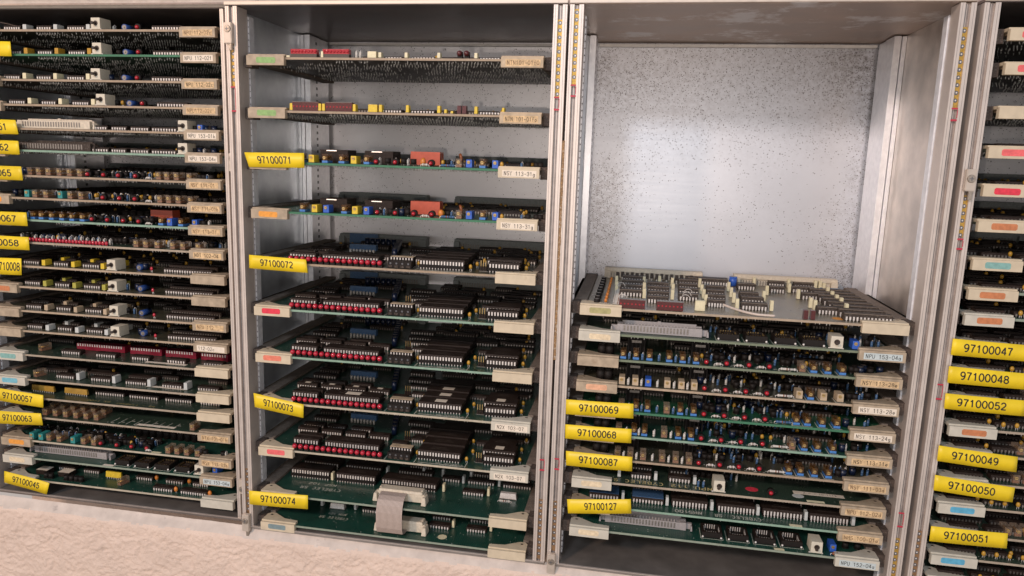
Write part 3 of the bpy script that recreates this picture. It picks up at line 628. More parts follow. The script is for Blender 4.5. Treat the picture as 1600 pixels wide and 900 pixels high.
# ------------------------------------------------------------------ boards
class Board:
    def __init__(s, bay, z, kind, label, hl='cream', hr='cream', text=None, tm='ink', tbg='white', sticker=None, dv=0, name='circuit_board', solder_=None, tilt=0, bx=0, din=dinm, right=True):
        s.bay = bay; s.z = z; s.X = BAYX[bay]+19.6+(2.0 if bay == 1 else 0)+bx; s.Y = BAYY[bay]+1.4
        s.bx = bx
        s.root = bpy.data.objects.new(name, None); COL.objects.link(s.root); s.root.location = Vector((s.X, s.Y, z))*S
        tag(s.root, label, 'circuit board', 'circuit boards slotted into the racks')
        fm, em, um = pcb_mats(kind)
        def pb(b): b.box(0, 233.4, 0, 161, -1.75, 0, em, mtop=fm, mbot=um)
        add('board', cached(('board', kind), pb), s.root)
        hm = dict(cream=handle_cream, grey=handle_white, tan=handle_tan, beige=handle_beige)
        s.hl = add('handle', cached(('handle', 0, hl), c_handle(False, hm[hl]), .25), s.root, (-2.1, 0, 0))
        s.hr = add('handle', cached(('handle', 1, hr), c_handle(True, hm[hr]), .25), s.root, (204.0, 0, 0)) if right else None
        if sticker:
            def st(b): b.prism([(0, .9), (.9, 0), (15.6, 0), (16.5, .9), (16.5, 3.6), (15.6, 4.5), (.9, 4.5), (0, 3.6)], -.12, 0, STK[sticker], axis='y')
            add('sticker', cached(('sticker', sticker), st, .05), s.hl, (7.6+(rnd.random()-.5)*2, -2.41, -4.9+rnd.random()*.5), (0, (rnd.random()-.5)*.03, 0))
        if text is not None and text != '':
            b = MB(); L_ = 26.5; bgm = dict(white=white, blue=blue_w, tan=tanlab)[tbg]
            b.box(0, L_, -.14, 0, 0, 4.9, bgm); o = add('part_label', b.mesh('part_label'), s.hr, (2.9+rnd.random(), -2.41, -5.4), (0, (rnd.random()-.5)*.025, 0))
            t = MB(); im = dict(ink=ink_brown, faded=ink_faded, black=ink)[tm]
            text_on(t, text, im, lambda u, v: (u, -.2, v), 1.4, 1.4+min(24.0, len(text)*2.2), .95, 4.0, .012)
            add('lettering', t.mesh('lettering'), o)
        for side in (0, 1):
            def gd(b):
                b.box(0, 12.5, 17, 158, -3.8, -1.9, guidem); b.box(0, 12.5, 17, 158, .2, 2.2, guidem, taper=.2)
                b.box(0 if side == 0 else 10, 2.5 if side == 0 else 12.5, 17, 158, -3.8, 2.2, guidem); b.box(1.2 if side == 0 else 4.6, 8 if side == 0 else 11.5, 6, 17.5, -7.2, 2.3, guided, taper=.3)
            gx = -10.3 if side == 0 else 231.2
            g = add('card_guide', cached(('card_guide', side), gd), racks[bay], (s.X-BAYX[bay]+gx, 1.4, z))
        if solder_ is None: solder_ = z > -215 and bay in (1, 2, 4)
        k = ('solder_joints', rnd.randrange(3), solder_)
        o = add('solder_joints', cached(k, c_solder(k[1], k[2])), s.root); o['kind'] = 'stuff'
        if din:
            for u in (9, 131): add('connector', cached(('connector', 93, din.name), c_din(93, din)), s.root, (u, 152.5, 0))
    def at(s, x, y):
        p = on_z(x, y, s.z); return p.x-s.X, p.y-s.Y
    def U(s, x, v, h=0): return x_at(x, s.Y+v, s.z+h)-s.X
    def V(s, x, y, v): return max(.8, min(148, s.at(x, y)[1])) if v is None else v
    def put(s, name, key, fn, u, v, h=0, rot=0, bevel=0, parent=None):
        return add(name, cached(key, fn, bevel), parent or s.root, (u, v, h), (0, 0, rot+rnd.gauss(0, .014 if name != 'pin_connector' else 0)))
    def dip(s, x0, x1, y=None, v=None, w_=7.6, body=None, sock=0, pin=None, h=3.4, lab=False, name='chip'):
        v = s.V(x0, y, v); u0 = s.U(x0, v, 2); L = max(6, round(s.U(x1, v, 2)-u0)); body = body or chipm; pin = pin or pinm
        return s.put(name, (name, L, w_, body.name, sock, pin.name, h, lab), c_dip(L, w_, body, sock, pin, h, lab), u0, v)
    def led(s, x, v=1.2, m=None): s.put('led', ('led', (m or redm).name), c_led(m or redm), s.U(x, v, 4), v)
    def lamp(s, x, v=1.5): s.put('led', ('led', 'front'), c_ledfront, s.U(x, v, 3), v)
    def trim(s, x, kind, v=.8): s.put('trimmer', ('trimmer', kind), c_trim(kind), s.U(x, v, 3), v)
    def clip(s, x, m, y=None, v=None, w_=2.6, d_=5.0, h_=6.0): v = s.V(x, y, v); s.put('capacitor', ('capacitor', m.name, w_, d_, h_), c_clip(m, w_, d_, h_), s.U(x, v, 3), v)
    def bead(s, x, y=None, v=None, m=None, r=1.5): v = s.V(x, y, v); s.put('capacitor', ('bead', (m or bead).name, r), c_bead(m or bead, r), s.U(x, v, 3), v)
    def res(s, x, y=None, v=None, m=None, L=9, up=False): v = s.V(x, y, v); s.put('resistor', ('resistor', (m or greyr).name, L, up), c_res(m or greyr, L, up), s.U(x, v, 2), v)
    def can(s, x, y=None, v=None, m=None, r=3, h=7, lying=False): v = s.V(x, y, v); s.put('capacitor', ('can', (m or bluec).name, r, h, lying), c_can(m or bluec, r, h, lying), s.U(x, v, 3), v)
    def switch(s, x, v=.8): s.put('toggle_switch', ('toggle_switch',), c_switch, s.U(x, v, 4), v)
    def block(s, x, L, d_, h_, m, v=1, name='capacitor'): s.put(name, (name, 'b', L, d_, h_, m.name), c_block(L, d_, h_, m), s.U(x, v, 3), v)
    def silk_(s, txt, x0, y0, x1, m=None, hgt=3.0, flip=True, v=None):
        v = s.V(x0, y0, v); u0 = s.U(x0, v); u1 = s.U(x1, v); b = MB()
        fn = (lambda a, c: (u1+u0-a, v+hgt-(c-v), .06)) if flip else (lambda a, c: (a, c, .06))
        text_on(b, txt, m or silk, fn, u0, u1, v, v+hgt, .01); add('printed_lettering', b.mesh('printed_lettering'), s.root)
    def disc(s, x, y, m, ru=3.5, rv=4.5):
        u, v = s.at(x, y); b = MB(); b.prism([(ru*math.cos(t*math.pi/9), rv*math.sin(t*math.pi/9)) for t in range(18)], .02, .12, m); add('round_sticker', b.mesh('round_sticker'), s.root, (u, v, 0))
    def paper(s, x0, y0, x1, d_, m=None, scr='', ang=0):
        u, v = s.at(x0, y0); u1 = s.U(x1, v); b = MB(); b.box(0, u1-u, 0, d_, .05, .18, m or white)
        o = add('paper_label', b.mesh('paper_label'), s.root, (u, v, 0), (0, 0, ang))
        if scr: t = MB(); text_on(t, scr, ink, lambda a, c: (a, c, .22), (u1-u)*.2, (u1-u)*.85, d_*.25, d_*.75); add('lettering', t.mesh('lettering'), o)
    def fill(s, v0, v1, seed, u0=12, u1=222, body=None, dens=.8, mix=True):
        r = random.Random(seed); v = v0
        while v < v1:
            u = u0+r.random()*6
            while u < u1-24:
                L = r.choice((18, 20, 20, 25, 30))
                if r.random() < dens and u+L < u1:
                    s.put('chip', ('chip', L, 7.6, (body or chipm).name, 0, pin_dull.name, 3.4, False), c_dip(L, 7.6, body or chipm, 0, pin_dull, 3.4, False), u, v)
                    if mix and r.random() < .4:
                        s.put('capacitor', ('bead', bead.name, 1.5), c_bead(bead), u+L+2.2, v+3)
                u += L+5
            v += 13.5
    def parts_row(s, v, seed, u0=8, u1=225, dens=.8):
        r = random.Random(seed); u = u0
        while u < u1:
            q = r.random()
            if r.random() < dens:
                if q < .22: s.put('resistor', ('resistor', bluer.name, 9, True), c_res(bluer, 9, True), u, v+r.random()*2)
                elif q < .32: s.put('resistor', ('resistor', greyr.name, 9, True), c_res(greyr, 9, True), u, v+r.random()*2)
                elif q < .38: s.put('capacitor', ('bead', bead.name, 1.5), c_bead(bead), u, v+r.random())
                elif q < .9: s.put('transistor', ('transistor', sockm.name), c_trans(sockm), u+1, v+r.random()*2)
                else: s.put('capacitor', ('can', bluec.name, 2.5, 6, False), c_can(bluec, 2.5, 6), u+1, v+1)
            u += r.choice((3.2, 4, 5, 6.5))
    def number(s, txt, TL, TR, BR, BL, t0=.2, t1=.8, Y=-3.4, curl=0, bold=.034, rows=(.27, .74)):
        Yw = s.Y+Y; P = [on_y(*c, Yw) for c in (TL, TR, BR, BL)]
        P = [Vector((p.x-s.X, Y, p.z-s.z)) for p in P]
        def fn(u, v, dy=0):
            top = P[0].lerp(P[1], u); bot = P[3].lerp(P[2], u); p = bot.lerp(top, v)
            p.z -= curl*(u-.25)**2 if u > .25 else 0; p.y += -.5*math.sin(u*3.1)-dy+(0 if u < .8 else -(u-.8)*abs(curl)*.6); return p
        b = MB(); n = 16; i = 0
        for side, dy in ((0, 0), (1, -.16)):
            for a in range(n+1):
                for c in range(3): b.v.append(tuple(fn(a/n, c/2, dy)))
        def id_(sd, a, c): return sd*(n+1)*3+a*3+c
        for a in range(n):
            for c in range(2):
                for sd in (0, 1): b.f.append([id_(sd, a, c), id_(sd, a+1, c), id_(sd, a+1, c+1), id_(sd, a, c+1)][::1 if sd == 0 else -1]); b.m.append(b.mi(yellow)); b.sm.append(True)
            b.f.append([id_(0, a, 0), id_(1, a, 0), id_(1, a+1, 0), id_(0, a+1, 0)]); b.f.append([id_(0, a, 2), id_(0, a+1, 2), id_(1, a+1, 2), id_(1, a, 2)]); b.m += [0, 0]; b.sm += [False]*2
        for a in (0, n):
            for c in range(2): b.f.append([id_(0, a, c), id_(0, a, c+1), id_(1, a, c+1), id_(1, a, c)]); b.m.append(0); b.sm.append(False)
        o = add('number_label', b.mesh('number_label'), s.root)
        t = MB(); text_on(t, txt, ink, lambda u, v: fn(u, v, .1), t0, t1, rows[0], rows[1], bold)
        add('lettering', t.mesh('lettering'), o)

# ------------------------------------------------------------------ second rack
def ntn(z, label, text, yel):
    s = Board(2, z, 'tan', label, 'beige', 'tan', text, 'faded' if not yel else 'ink', 'tan', 'green', solder_=True)
    cc = yelc if yel else creamc
    if not yel:
        for x0, x1 in ((453, 494), (503, 545)): u = s.U(x0, 1, 3); L = s.U(x1, 1, 3)-u; s.put('led_bar', ('led_bar', 'red'), c_ledbar(8, redm, L), u, 1)
        s.block(447, 3, 4, 1.6, cc); s.block(501, 2, 4, 5, cc); s.res(557, v=2, L=6, up=True); s.res(563, v=3, L=6, up=True); s.block(574, 7, 4.4, 5, cc)
        for x in (591, 632, 683, 741): s.clip(x, cc, v=1.5, w_=2.4, h_=4.4)
        for x in (715, 726): s.led(x+3, 1.5, redd)
    else:
        for x0, x1 in ((456, 497), (508, 550)): u = s.U(x0, 1, 3); L = s.U(x1, 1, 3)-u; s.put('led_bar', ('led_bar', 'dark'), c_ledbar(8, redd, L), u, 1)
        for x in (452.5, 497, 503, 551, 592, 634, 683, 741): s.clip(x, cc, v=1.5, w_=2.4, h_=6)
        s.block(575, 7.4, 4.4, 6, cc); s.clip(694, cc, v=2, w_=2, h_=3.4); s.clip(704, cc, v=3, w_=2, h_=2.4); s.clip(784, cc, v=4, w_=2, h_=5.6)
        for x in (714, 722): s.block(x, 3.2, 5, 6.4, redd, name='led')
    for a, c in ((596, 628), (641, 680), (748, 782)): s.dip(a, c, v=5 if yel else 8, h=1.4 if not yel else 2.0)
    s.fill(22, 145, int(-z)); return s
ntn(-39.0, 'dusty board with red LED bars and green sticker, topmost of the second rack', 'NTN101-01f0', False)
ntn(-80.0, 'board with bright yellow capacitors, dark LED bars and a green sticker', 'NTN 101-01fo', True)
def nsy31(z, label, first):
    s = Board(2, z, 'bright', label, 'beige', 'cream', 'NSY 113-31g', 'ink', 'white', None if first else 'orange', solder_=True)
    seq = [(464, 'amber'), (482, 'yellow'), (503, 'amber'), (529, 'amber'), (548, 'yellow'), (568, 'amber')] if first else [(468, 'amber'), (487, 'yellow'), (505, 'blue'), (533, 'amber'), (550, 'yellow'), (568, 'blue')]
    for x, k in seq: s.trim(x, k, 1.0)
    for x, k in ((712, 'clear'), (728, 'blue'), (749, 'amber'), (769, 'blue')): s.trim(x, k, 1.0)
    for x in ((586, 616, 672) if first else (588, 616, 645, 673)): s.lamp(x)
    if first: s.put('transistor', ('transistor', sockm.name), c_trans(sockm), s.U(645, 2, 3), 4)
    u = s.U(640, 18, 5); s.put('relay', ('relay', 25), c_relay(25), u, 20)
    s.res(687, v=1.2, m=bluer, L=13); s.res(657, v=1.2, L=7); s.bead(661 if first else 689, v=5, m=orangec, r=2.3)
    s.put('capacitor', ('disc',), lambda b: (b.cyl((0, 0, 7.5), (1.6, .6, 7.9), 3.3, brownc, 16), b.cyl((.6, 0, 0), (.8, 0, 5), .3, pinm, 5)), s.U(718, 6, 8), 7)
    s.bead(784, v=2); s.dip(790, 835, v=9, h=2.2); s.parts_row(5, 3 if first else 4, s.U(592, 5), s.U(640, 5), .9); s.parts_row(8, 7, s.U(690, 5), s.U(708, 5), .9); s.parts_row(7, 8, s.U(806, 5), s.U(848, 5), .8)
    for a, c in ((500, 548), (570, 618)):
        u = s.U(a, 16, 6); L = s.U(c, 16, 6)-u; s.put('heat_sink', ('heat_sink', 24), c_block(24, 20, 11, chipm), u, 16); s.put('bare_strip', ('bare_strip', 9), c_block(9, .6, 1, pinm), u+6, 15.2, 9.6)
    s.parts_row(24, 9, s.U(620, 24), s.U(640, 24)); s.fill(42, 140, int(-z), 60, 222); return s
b3_ = nsy31(-120.6, 'green board with orange relay and yellow sticker 97100071', True)
b3_.number('97100071', (381.5, 238), (475, 239), (475.5, 262.5), (389, 261), .20, .78)
nsy31(-160.6, 'green board with orange relay and plain orange sticker on its handle', False)

def cpu(z, kind, label, hl, text, sticker, seed):
    REF = -367.5
    s = Board(2, z, kind, label, hl, 'cream' if seed < 3 else 'grey', text, 'ink', 'white', sticker, solder_=False)
    T = Board.__new__(Board); T.z = REF; T.X = s.X; T.Y = s.Y
    def vv(x, y): return max(.8, min(148, T.at(x, y)[1]))
    def uu(x, v, h=2): return T.U(x, v, h)
    def dip(x0, x1, y, w_=7.6, sock=0, lab=False, pin=None, h=3.4, v=None):
        v = vv(x0, y) if v is None else v; u0 = uu(x0, v, 2+sock); L = max(6, round(uu(x1, v, 2+sock)-u0))
        s.put('chip', ('chip', L, w_, chipm.name, sock, (pin or pinm).name, h, lab), c_dip(L, w_, chipm, sock, pin or pinm, h, lab), u0, v)
    for i in range(16): v = 1.0; s.put('led', ('led', redm.name), c_led(redm), uu(460.5+i*8.85, v, 4), v)
    dip(458, 498, 694, sock=3.4, v=10.5); dip(507, 593, 0, w_=15.2, v=10.5, sock=3.4, lab=(seed in (3,)))
    for x0, x1 in ((465, 497), (502, 534), (539, 571), (577, 609)): dip(x0, x1, 0, sock=0, v=40, lab=(seed == 3), h=4.6)
    for x0, x1, v in ((466, 505, 28), (474, 506, 54), (511, 540, 54), (548, 580, 54), (490, 527, 73), (500, 532, 90), (508, 540, 105)): dip(x0, x1, 0, v=v, pin=(pinm if v < 80 else pin_dull))
    s.put('resistor_network', ('resistor_network', 30), lambda b: (b.box(0, 26, 0, 5, 3, 8.5, bluer, taper=.3), [b.cyl((1.5+i*3.2, -1, 0), (1.5+i*3.2, -1, 4.2), 1.1, greyr, 8) for i in range(8)]), uu(548, 78), 78)
    v = 3; s.put('jumper_block', ('jumper_block', 20), c_jumper(20), uu(605, v), v)
    lab2 = seed == 3
    for i, v in enumerate((9.0, 26, 43, 60)): dip(652 if i == 0 else 655+i*5, 720 if i == 0 else 721+i*5, 0, w_=15.2, v=v, sock=4.2, lab=lab2 and i < 3, pin=(pinm if i == 0 else pin_dull))
    dip(755, 802, 0, v=11, sock=4.2, lab=False); dip(753, 805, 0, v=21, w_=15.2, sock=5.2, lab=seed >= 3, pin=pinm); dip(760, 806, 0, v=40, w_=15.2, sock=3, pin=pin_dull)
    s.put('pin_header', ('pin_header',), c_pins, uu(743, 14), 14)
    if seed != 0: s.put('pin_header', ('pin_header',), c_pins, uu(632, 46), 46)
    for x, v in ((652, 14), (729, 11), (739, 28), (812, 20), (663, 38), (815, 42), (535, 112)): s.put('capacitor', ('bead', bead.name, 1.5), c_bead(bead), uu(x, v), v)
    dip(612, 636, 0, v=30); dip(642, 666, 0, v=42); dip(640, 676, 0, v=64); dip(637, 678, 0, v=82); dip(692, 775, 0, v=80, w_=15.2); dip(770, 830, 0, v=104); dip(784, 830, 0, v=84); dip(784, 828, 0, v=66); dip(690, 740, 0, v=108, pin=pin_dull); dip(640, 676, 0, v=104)
    for i in range(9): v = 56+i*9; s.put('capacitor', ('can', bluec.name, 2.4, 9, False), c_can(bluec, 2.4, 9), uu(616+i*1.0, v), v)
    for i in range(6): s.put('capacitor', ('can', bluec.name, 2.4, 9, False), c_can(bluec, 2.4, 9), uu(575+i*8, 128), 128)
    s.put('resistor_network', ('resistor_network', 'back'), lambda b: b.box(0, 30, 0, 4, 1, 11, bluer, taper=.3), uu(548, 146), 146)
    s.fill(98, 140, 50+seed, 12, 62); s.fill(48, 60, 60+seed, 120, 226); s.fill(112, 140, 40+seed, 120, 226); s.fill(48, 140, 45+seed, 190, 228); s.fill(112, 142, 55+seed, 56, 96, dens=1)
    if seed >= 2:
        s2 = [('M2X 103', 0), ('CYBELEC SR', 4)]
        for txt, o in s2:
            b = MB(); text_on(b, txt, silk, lambda a, c: (2*166-a, 3+4-c+0, .06), 157-o, 172+o, 1.4+(2.6 if not o else 0), 3.4+(2.6 if not o else 0), .01); add('printed_lettering', b.mesh('printed_lettering'), s.root)
    b = MB()
    for u in (uu(603, 4)-.6, uu(648, 4), uu(727, 4)): b.box(u-.25, u+.25, 1, 12, .05, .12, silk)
    b.box(uu(652, 2), uu(724, 2), 2.4, 2.8, .05, .12, silk); b.box(uu(455, 8), uu(503, 8), 7.4, 7.9, .05, .14, silk); add('printed_lines', b.mesh('printed_lines'), s.root)
    s.disc(*((442, 476+ (z+242)*0)) , STK['orange']) if False else None
    return s
c5 = cpu(-203.0, 'tan', 'brown board with a row of red LEDs and yellow sticker 97100072', 'cream', None, None, 0)
c5.number('97100072', (389, 398), (478, 405.5), (481, 426.5), (389.5, 419), .20, .76)
cpu(-242.4, 'aqua', 'red LED board with bright red handle sticker, just below 97100072', 'cream', None, 'red', 1)
cpu(-283.2, 'aqua', 'red LED board with pale salmon handle sticker, just above 97100073', 'cream', None, 'salmon', 2)
c8 = cpu(-324.6, 'light', 'red LED board with white chip labels and yellow sticker 97100073', 'cream', 'N2X 103-07', None, 3)
c8.number('97100073', (396, 614), (474.5, 631.5), (474, 652.5), (398, 636), .20, .79, curl=.6)
cpu(-367.4, 'light', 'red LED board with coral handle sticker, lowest of the LED boards', 'cream', 'N2X 103-07', 'pink', 4)

s = Board(2, -409.6, 'green', 'green board with yellow sticker 97100074 and a beige ribbon socket', 'cream', 'cream', None, solder_=False)
s.number('97100074', (389, 766.5), (481, 774), (481, 795.5), (390, 788), .20, .79)
s.dip(455, 515, y=744, w_=15.2, sock=4.4, lab=False); s.dip(525, 586, y=752, w_=15.2, sock=4.4); s.dip(596, 682, y=759, w_=15.2, sock=3.4)
s.dip(475, 530, v=62, w_=15.2, sock=2); s.dip(540, 596, v=62, w_=15.2, sock=2); s.dip(622, 676, v=66)
for x, y in ((517, 751), (691, 769), (761, 776), (722, 756), (778, 761)): s.clip(x, creamc if y > 768 or x < 600 else whitec, y=y, h_=7.4, w_=2.2)
for x, v in ((603, 60), (660, 68), (690, 68), (734, 70)): s.clip(x, whitec, v=v, h_=7.4, w_=2.2)
s.dip(722, 757, y=773); s.dip(690, 719, y=752); s.dip(730, 773, y=756); s.dip(785, 830, y=762); s.dip(640, 676, v=80); s.dip(736, 776, v=76); s.dip(788, 830, v=72); s.fill(92, 140, 5)
s.put('crystal', ('crystal', 15), c_crystal(15), s.U(778, 30), s.V(778, 779, None)); s.res(778, y=784, L=12)
s.silk_('CYBELEC SR', 468, 762, 530, hgt=4.4); s.silk_('NSP 102', 482, 756, 524, hgt=4.0)
b10 = s
s = Board(2, -437.4, 'green', 'lowest green board with slate blue sticker and a pale round dot', 'cream', 'cream', None, sticker='slate', solder_=False)
for x, y in ((501, 791), (553, 797), (706, 825), (765, 831), (780, 800)): s.clip(x, creamc if y > 820 else whitec, y=y, h_=6.8, w_=2.2)
s.put('crystal', ('crystal', 14), c_crystal(14), s.U(518, 40), s.V(518, 795, None)); s.dip(670, 702, y=825); s.dip(728, 760, y=831); s.dip(675, 705, y=811); s.dip(734, 775, y=816); s.dip(565, 600, y=800); s.fill(64, 140, 6)
s.silk_('CYBELEC SR', 498, 808, 542, hgt=3.6); s.silk_('NVM 101', 512, 803, 540, hgt=3.4)
s.disc(691, 839, creamc, 4, 4)
b11 = s
# flat ribbon cable joining the two lowest boards
rb = bpy.data.objects.new('ribbon_cable', None); COL.objects.link(rb); tag(rb, 'short grey ribbon cable looping between the two lowest boards of the second rack', 'cable')
def plug(z, u0, u1, v):
    b = MB(); w_ = u1-u0
    b.box(0, w_, 0, 9, 1, 8.2, headb, taper=.3); b.box(2, w_-2, -.4, 9.4, 8.2, 10.6, headb, taper=.5); b.box(w_*.42, w_*.58, -.6, .2, 3, 9.4, headb, taper=.1)
    for x in (-2.2, w_-2.2): b.box(x, x+4.4, -4.4, 6, .3, 7.4, headb, taper=.9)
    for x in (2, w_-4): b.box(x, x+2, 2, 7, 10.6, 11.4, headb, taper=.2)
    add('plug', b.mesh('plug', .4), rb, (b10.X+u0, b10.Y+v, z))
uA = b10.U(589, 12, 6); uB = b10.U(664, 12, 6)
plug(-409.6, uA, uB, 11); plug(-437.4, uA+1, uB+.5, 11)
b = MB(); r0 = uA+5; r1 = uA+28; n = 22; path = [(-409.6+8.6, 14), (-409.6+8.8, 9), (-409.6+8.3, 4), (-409.6+6, 0), (-409.6+2, -2.6), (-409.6-4, -4.2), (-409.6-11, -4.6), (-409.6-18, -4.2), (-409.6-23, -2), (-409.6-25, 2), (-409.6-25.6, 8), (-409.6-25.4, 14)]
w_ = (r1-r0)/n
for i in range(n):
    for (z0, y0), (z1, y1) in zip(path, path[1:]):
        x = b10.X+r0+i*w_
        for j, (a, c, dz, m_) in enumerate(((0, .3, -.15, ribbond), (.3, 1, 0, ribbonm))):
            nrm = Vector((0, z1-z0, -(y1-y0))).normalized()*.0
            b.poly([(x+a*w_, b10.Y+y0+(-dz), z0), (x+c*w_, b10.Y+y0-dz, z0), (x+c*w_, b10.Y+y1-dz, z1), (x+a*w_, b10.Y+y1-dz, z1)], m_)
            b.poly([(x+a*w_, b10.Y+y0+.9, z0-.2), (x+a*w_, b10.Y+y1+.9, z1-.2), (x+c*w_, b10.Y+y1+.9, z1-.2), (x+c*w_, b10.Y+y0+.9, z0-.2)], m_)
add('ribbon', b.mesh('ribbon'), rb)

# ------------------------------------------------------------------ third rack
s = Board(3, -223.6, 'dusty', 'dusty brown board of many chips, on top of the third rack stack', 'cream', 'cream', None, sticker='olive', solder_=False, din=headb)
def bar(x0, x1, v): u = s.U(x0, v, 3); L = round(s.U(x1, v, 3)-u); s.put('led_bar', ('led_bar', 'dark', L), c_ledbar(7, redd, L), u, v)
bar(967, 1009, 1.5); bar(1026, 1068, 1.5)
for x0, x1, ys in ((968, 1003, (463, 455, 447.5, 440.5)), (1011, 1045, (474, 466, 458, 451)), (1060, 1091, (470, 461, 453.5, 446.5)), (1105, 1134, (480, 471.5, 463.5, 457)), (1155, 1186, (467.5,)), (1152, 1180, (453,)), (1158, 1199, (484.5,)), (1158, 1194, (475,)), (1203, 1226, (458,)), (1237, 1273, (458,)), (1240, 1276, (450,)), (1252, 1288, (468.5,)), (1277, 1316, (491.5,)), (1200, 1226, (448,))):
    for i, y in enumerate(ys):
        k = i*1.5*(1 if x0 < 1000 else (-.4 if x0 > 1090 else 0)); s.dip(x0+k, x1+k, y=y, w_=9, h=5.2, body=chipd)
s.dip(1074, 1138, y=445, w_=15.2, h=6, body=chipd)
for x, y in ((1004, 467), (1004, 457), (1004, 447), (961, 455), (961, 446), (1048, 469), (1049, 459), (1048, 449), (1094, 460), (1097, 468), (1100, 477), (1091, 450), (1149, 484), (1144, 474), (1140, 465), (1136, 456), (1203, 487), (1191, 471), (1196, 462), (1176, 446), (1146, 446), (1231, 458), (1245, 468), (1264, 482), (1271, 486), (1320, 492), (1312, 482), (1305, 477), (1298, 471), (1291, 464), (1285, 457), (1279, 452), (1272, 447), (1230, 450), (1028, 446)):
    s.clip(x, creamc, y=y, w_=2.7, d_=4, h_=8.6)
for i in range(8):
    v = 6+i*15.5; s.put('chip', ('chip', 34, 9, chipd.name, 0, pinm.name, 5.2, False), c_dip(34, 9, chipd, 0, pinm, 5.2, False), 193-i*.2, v)
s.block(1086, 7.4, 5, 8, creamc, v=9); s.can(1145, y=447, m=bluem, r=3.6, h=9); s.put('resistor_network', ('resistor_network', 14), c_sipnet(16, bluer, 3), 205, 136)
for x in (1256, 1267): s.block(x, 3.2, 5, 7, redd, v=2, name='led')
for i in range(16): s.put('resistor', ('resistor', greyr.name, 9, False), c_res(greyr, 9), 22.5, 6+i*6.2)
for i in range(9): s.put('diode', ('diode',), c_can(sockm, 2.2, 5), 10, 8+i*14); s.put('capacitor', ('bead', orangec.name, 1.8), c_bead(orangec if i in (0, 4) else bead, 1.3), 17, 10+i*14)
for i in range(17): s.put('transistor', ('transistor', 'flat'), lambda b: (b.box(-1.6, 1.6, -.8, .8, 3, 8, chipd, taper=.2), b.box(-.3, .3, -.2, .2, -.1, 3, pinm)), 22+i*4.6, 138+(i % 2)*4)
s.disc(1311, 498, STK['orange'], 5, 4.5)
b = MB(); pts = []
for i in range(15):
    t = i/14; px = 1131+78*t; py = 484+13*math.sin(t*1.5)**1.0
    u, v = s.at(px, py); pts.append((u, max(1.0, v), 1.6+2.2*(1-t)**3))
b.tube(pts, .95, wirem, 8); add('wire', b.mesh('wire'), s.root)
for k in range(5):
    x = s.U((968, 1066, 1068, 1070, 966)[k]+5, 12+k*15, 7); b = MB(); vy = 10+k*14
    b.tube([(x+3*math.cos(t)*1.1, vy+.4*t, 6.5+3*math.sin(t)) for t in [i*math.pi/6 for i in range(7)]], .22, pinm, 5); add('wire_loop', b.mesh('wire_loop'), s.root)

s = Board(3, -244.0, 'sage', 'board with a long grey pin connector labelled NPU 153-04a', 'grey', 'beige', 'NPU 153-04a', 'black', 'blue', sticker='cream', solder_=False)
u = s.U(964, 6, 3); L = round(s.U(1098, 6, 3)-u); s.put('pin_connector', ('pin_connector', L, 'g'), c_header(L, headm), u, 7)
for x0, x1 in ((1121, 1156), (1165, 1200), (1210, 1245), (1254, 1289)): u = s.U(x0, 3, 2); w1 = round(s.U(x1, 3, 2)-u); s.put('chip_socket', ('chip_socket', w1, True), c_plcc(w1, True), u, 3)
s.switch(1298, 1); u = s.U(1333, 2, 4); s.put('trimmer', ('trimmer', 'blue'), c_trim('blue'), u, 3)
s.parts_row(28, 11, 90, 225); s.fill(40, 140, 12); s.parts_row(12, 13, s.U(1345, 10), 226)

def servo(z, kind, label, hl, text, tm, tbg, sticker, seq, leds, rx, seq2, rcol=None, seed=0):
    s = Board(3, z, kind, label, hl, 'beige', text, tm, tbg, sticker, solder_=False)
    for x, k in seq+seq2: s.trim(x, k, 2.2)
    for i, (x, k) in enumerate(seq[:-1]): s.res((x+seq[i+1][0])/2+4, v=3.5, m=greyr if seed % 2 == 0 else bluer, up=True)
    for x in leds: s.lamp(x, .8)
    s.res(rx, v=3.2, m=rcol or greyr, L=13.5)
    for i, x in enumerate(leds[:-1]): s.res(x+12, v=3.5, L=6.5)
    for k in range(4): s.parts_row(15+k*6, seed*7+k, s.U(leds[0]-8, 15), s.U(rx+45, 15), .6)
    s.parts_row(8, seed*5, s.U(seq2[-1][0]+16, 8), s.U(seq2[-1][0]+48, 8), .8); s.parts_row(14, seed*5+1, s.U(seq2[-1][0]+10, 8), 226, .8)
    for a in (s.U(seq[0][0], 30), s.U(seq[0][0], 30)+50): s.put('heat_sink', ('heat_sink',), c_heat, a+6, 22)
    for v in (4, 10): s.put('electrolytic_can', ('can', sockm.name, 3.4, 9, False), c_can(sockm, 3.4, 9), 12+v, 12)
    b = MB()
    for x, k in seq2: u = s.U(x, 3, 0); b.box(u-1.6, u-1.1, 1.4, 13, .05, .12, silk); b.box(u-1.6, u+5.6, 1.0, 1.4, .05, .12, silk)
    r = random.Random(seed)
    for i in range(46): u = s.U(leds[0]+8+r.random()*(rx-leds[0]+24), 2, 0); v = 1.6+r.random()*6; b.box(u, u+.4+r.random()*1.4, v, v+.35+r.random()*.5, .05, .12, silk)
    add('printed_marks', b.mesh('printed_marks'), s.root); s.fill(44, 140, 70+seed); s.parts_row(36, 90+seed, 90, 225)
    s.dip(1220 if z > -300 else 1205, 1300, v=26, pin=pin_dull)
    return s
A = 'amber'; B_ = 'blue'; G = 'gold'; Cc = 'clear'
servo(-264.2, 'sage', 'servo board labelled NSY 113-28e with a blank plain left handle', 'beige', 'NSY 113-28e', 'ink', 'tan', None, [(969, A), (989, A), (1010, A), (1041, A), (1062, A), (1083, A)], (1104, 1136, 1171, 1203), 1217, [(1249, Cc), (1267, A), (1289, A), (1312, A)], seed=1)
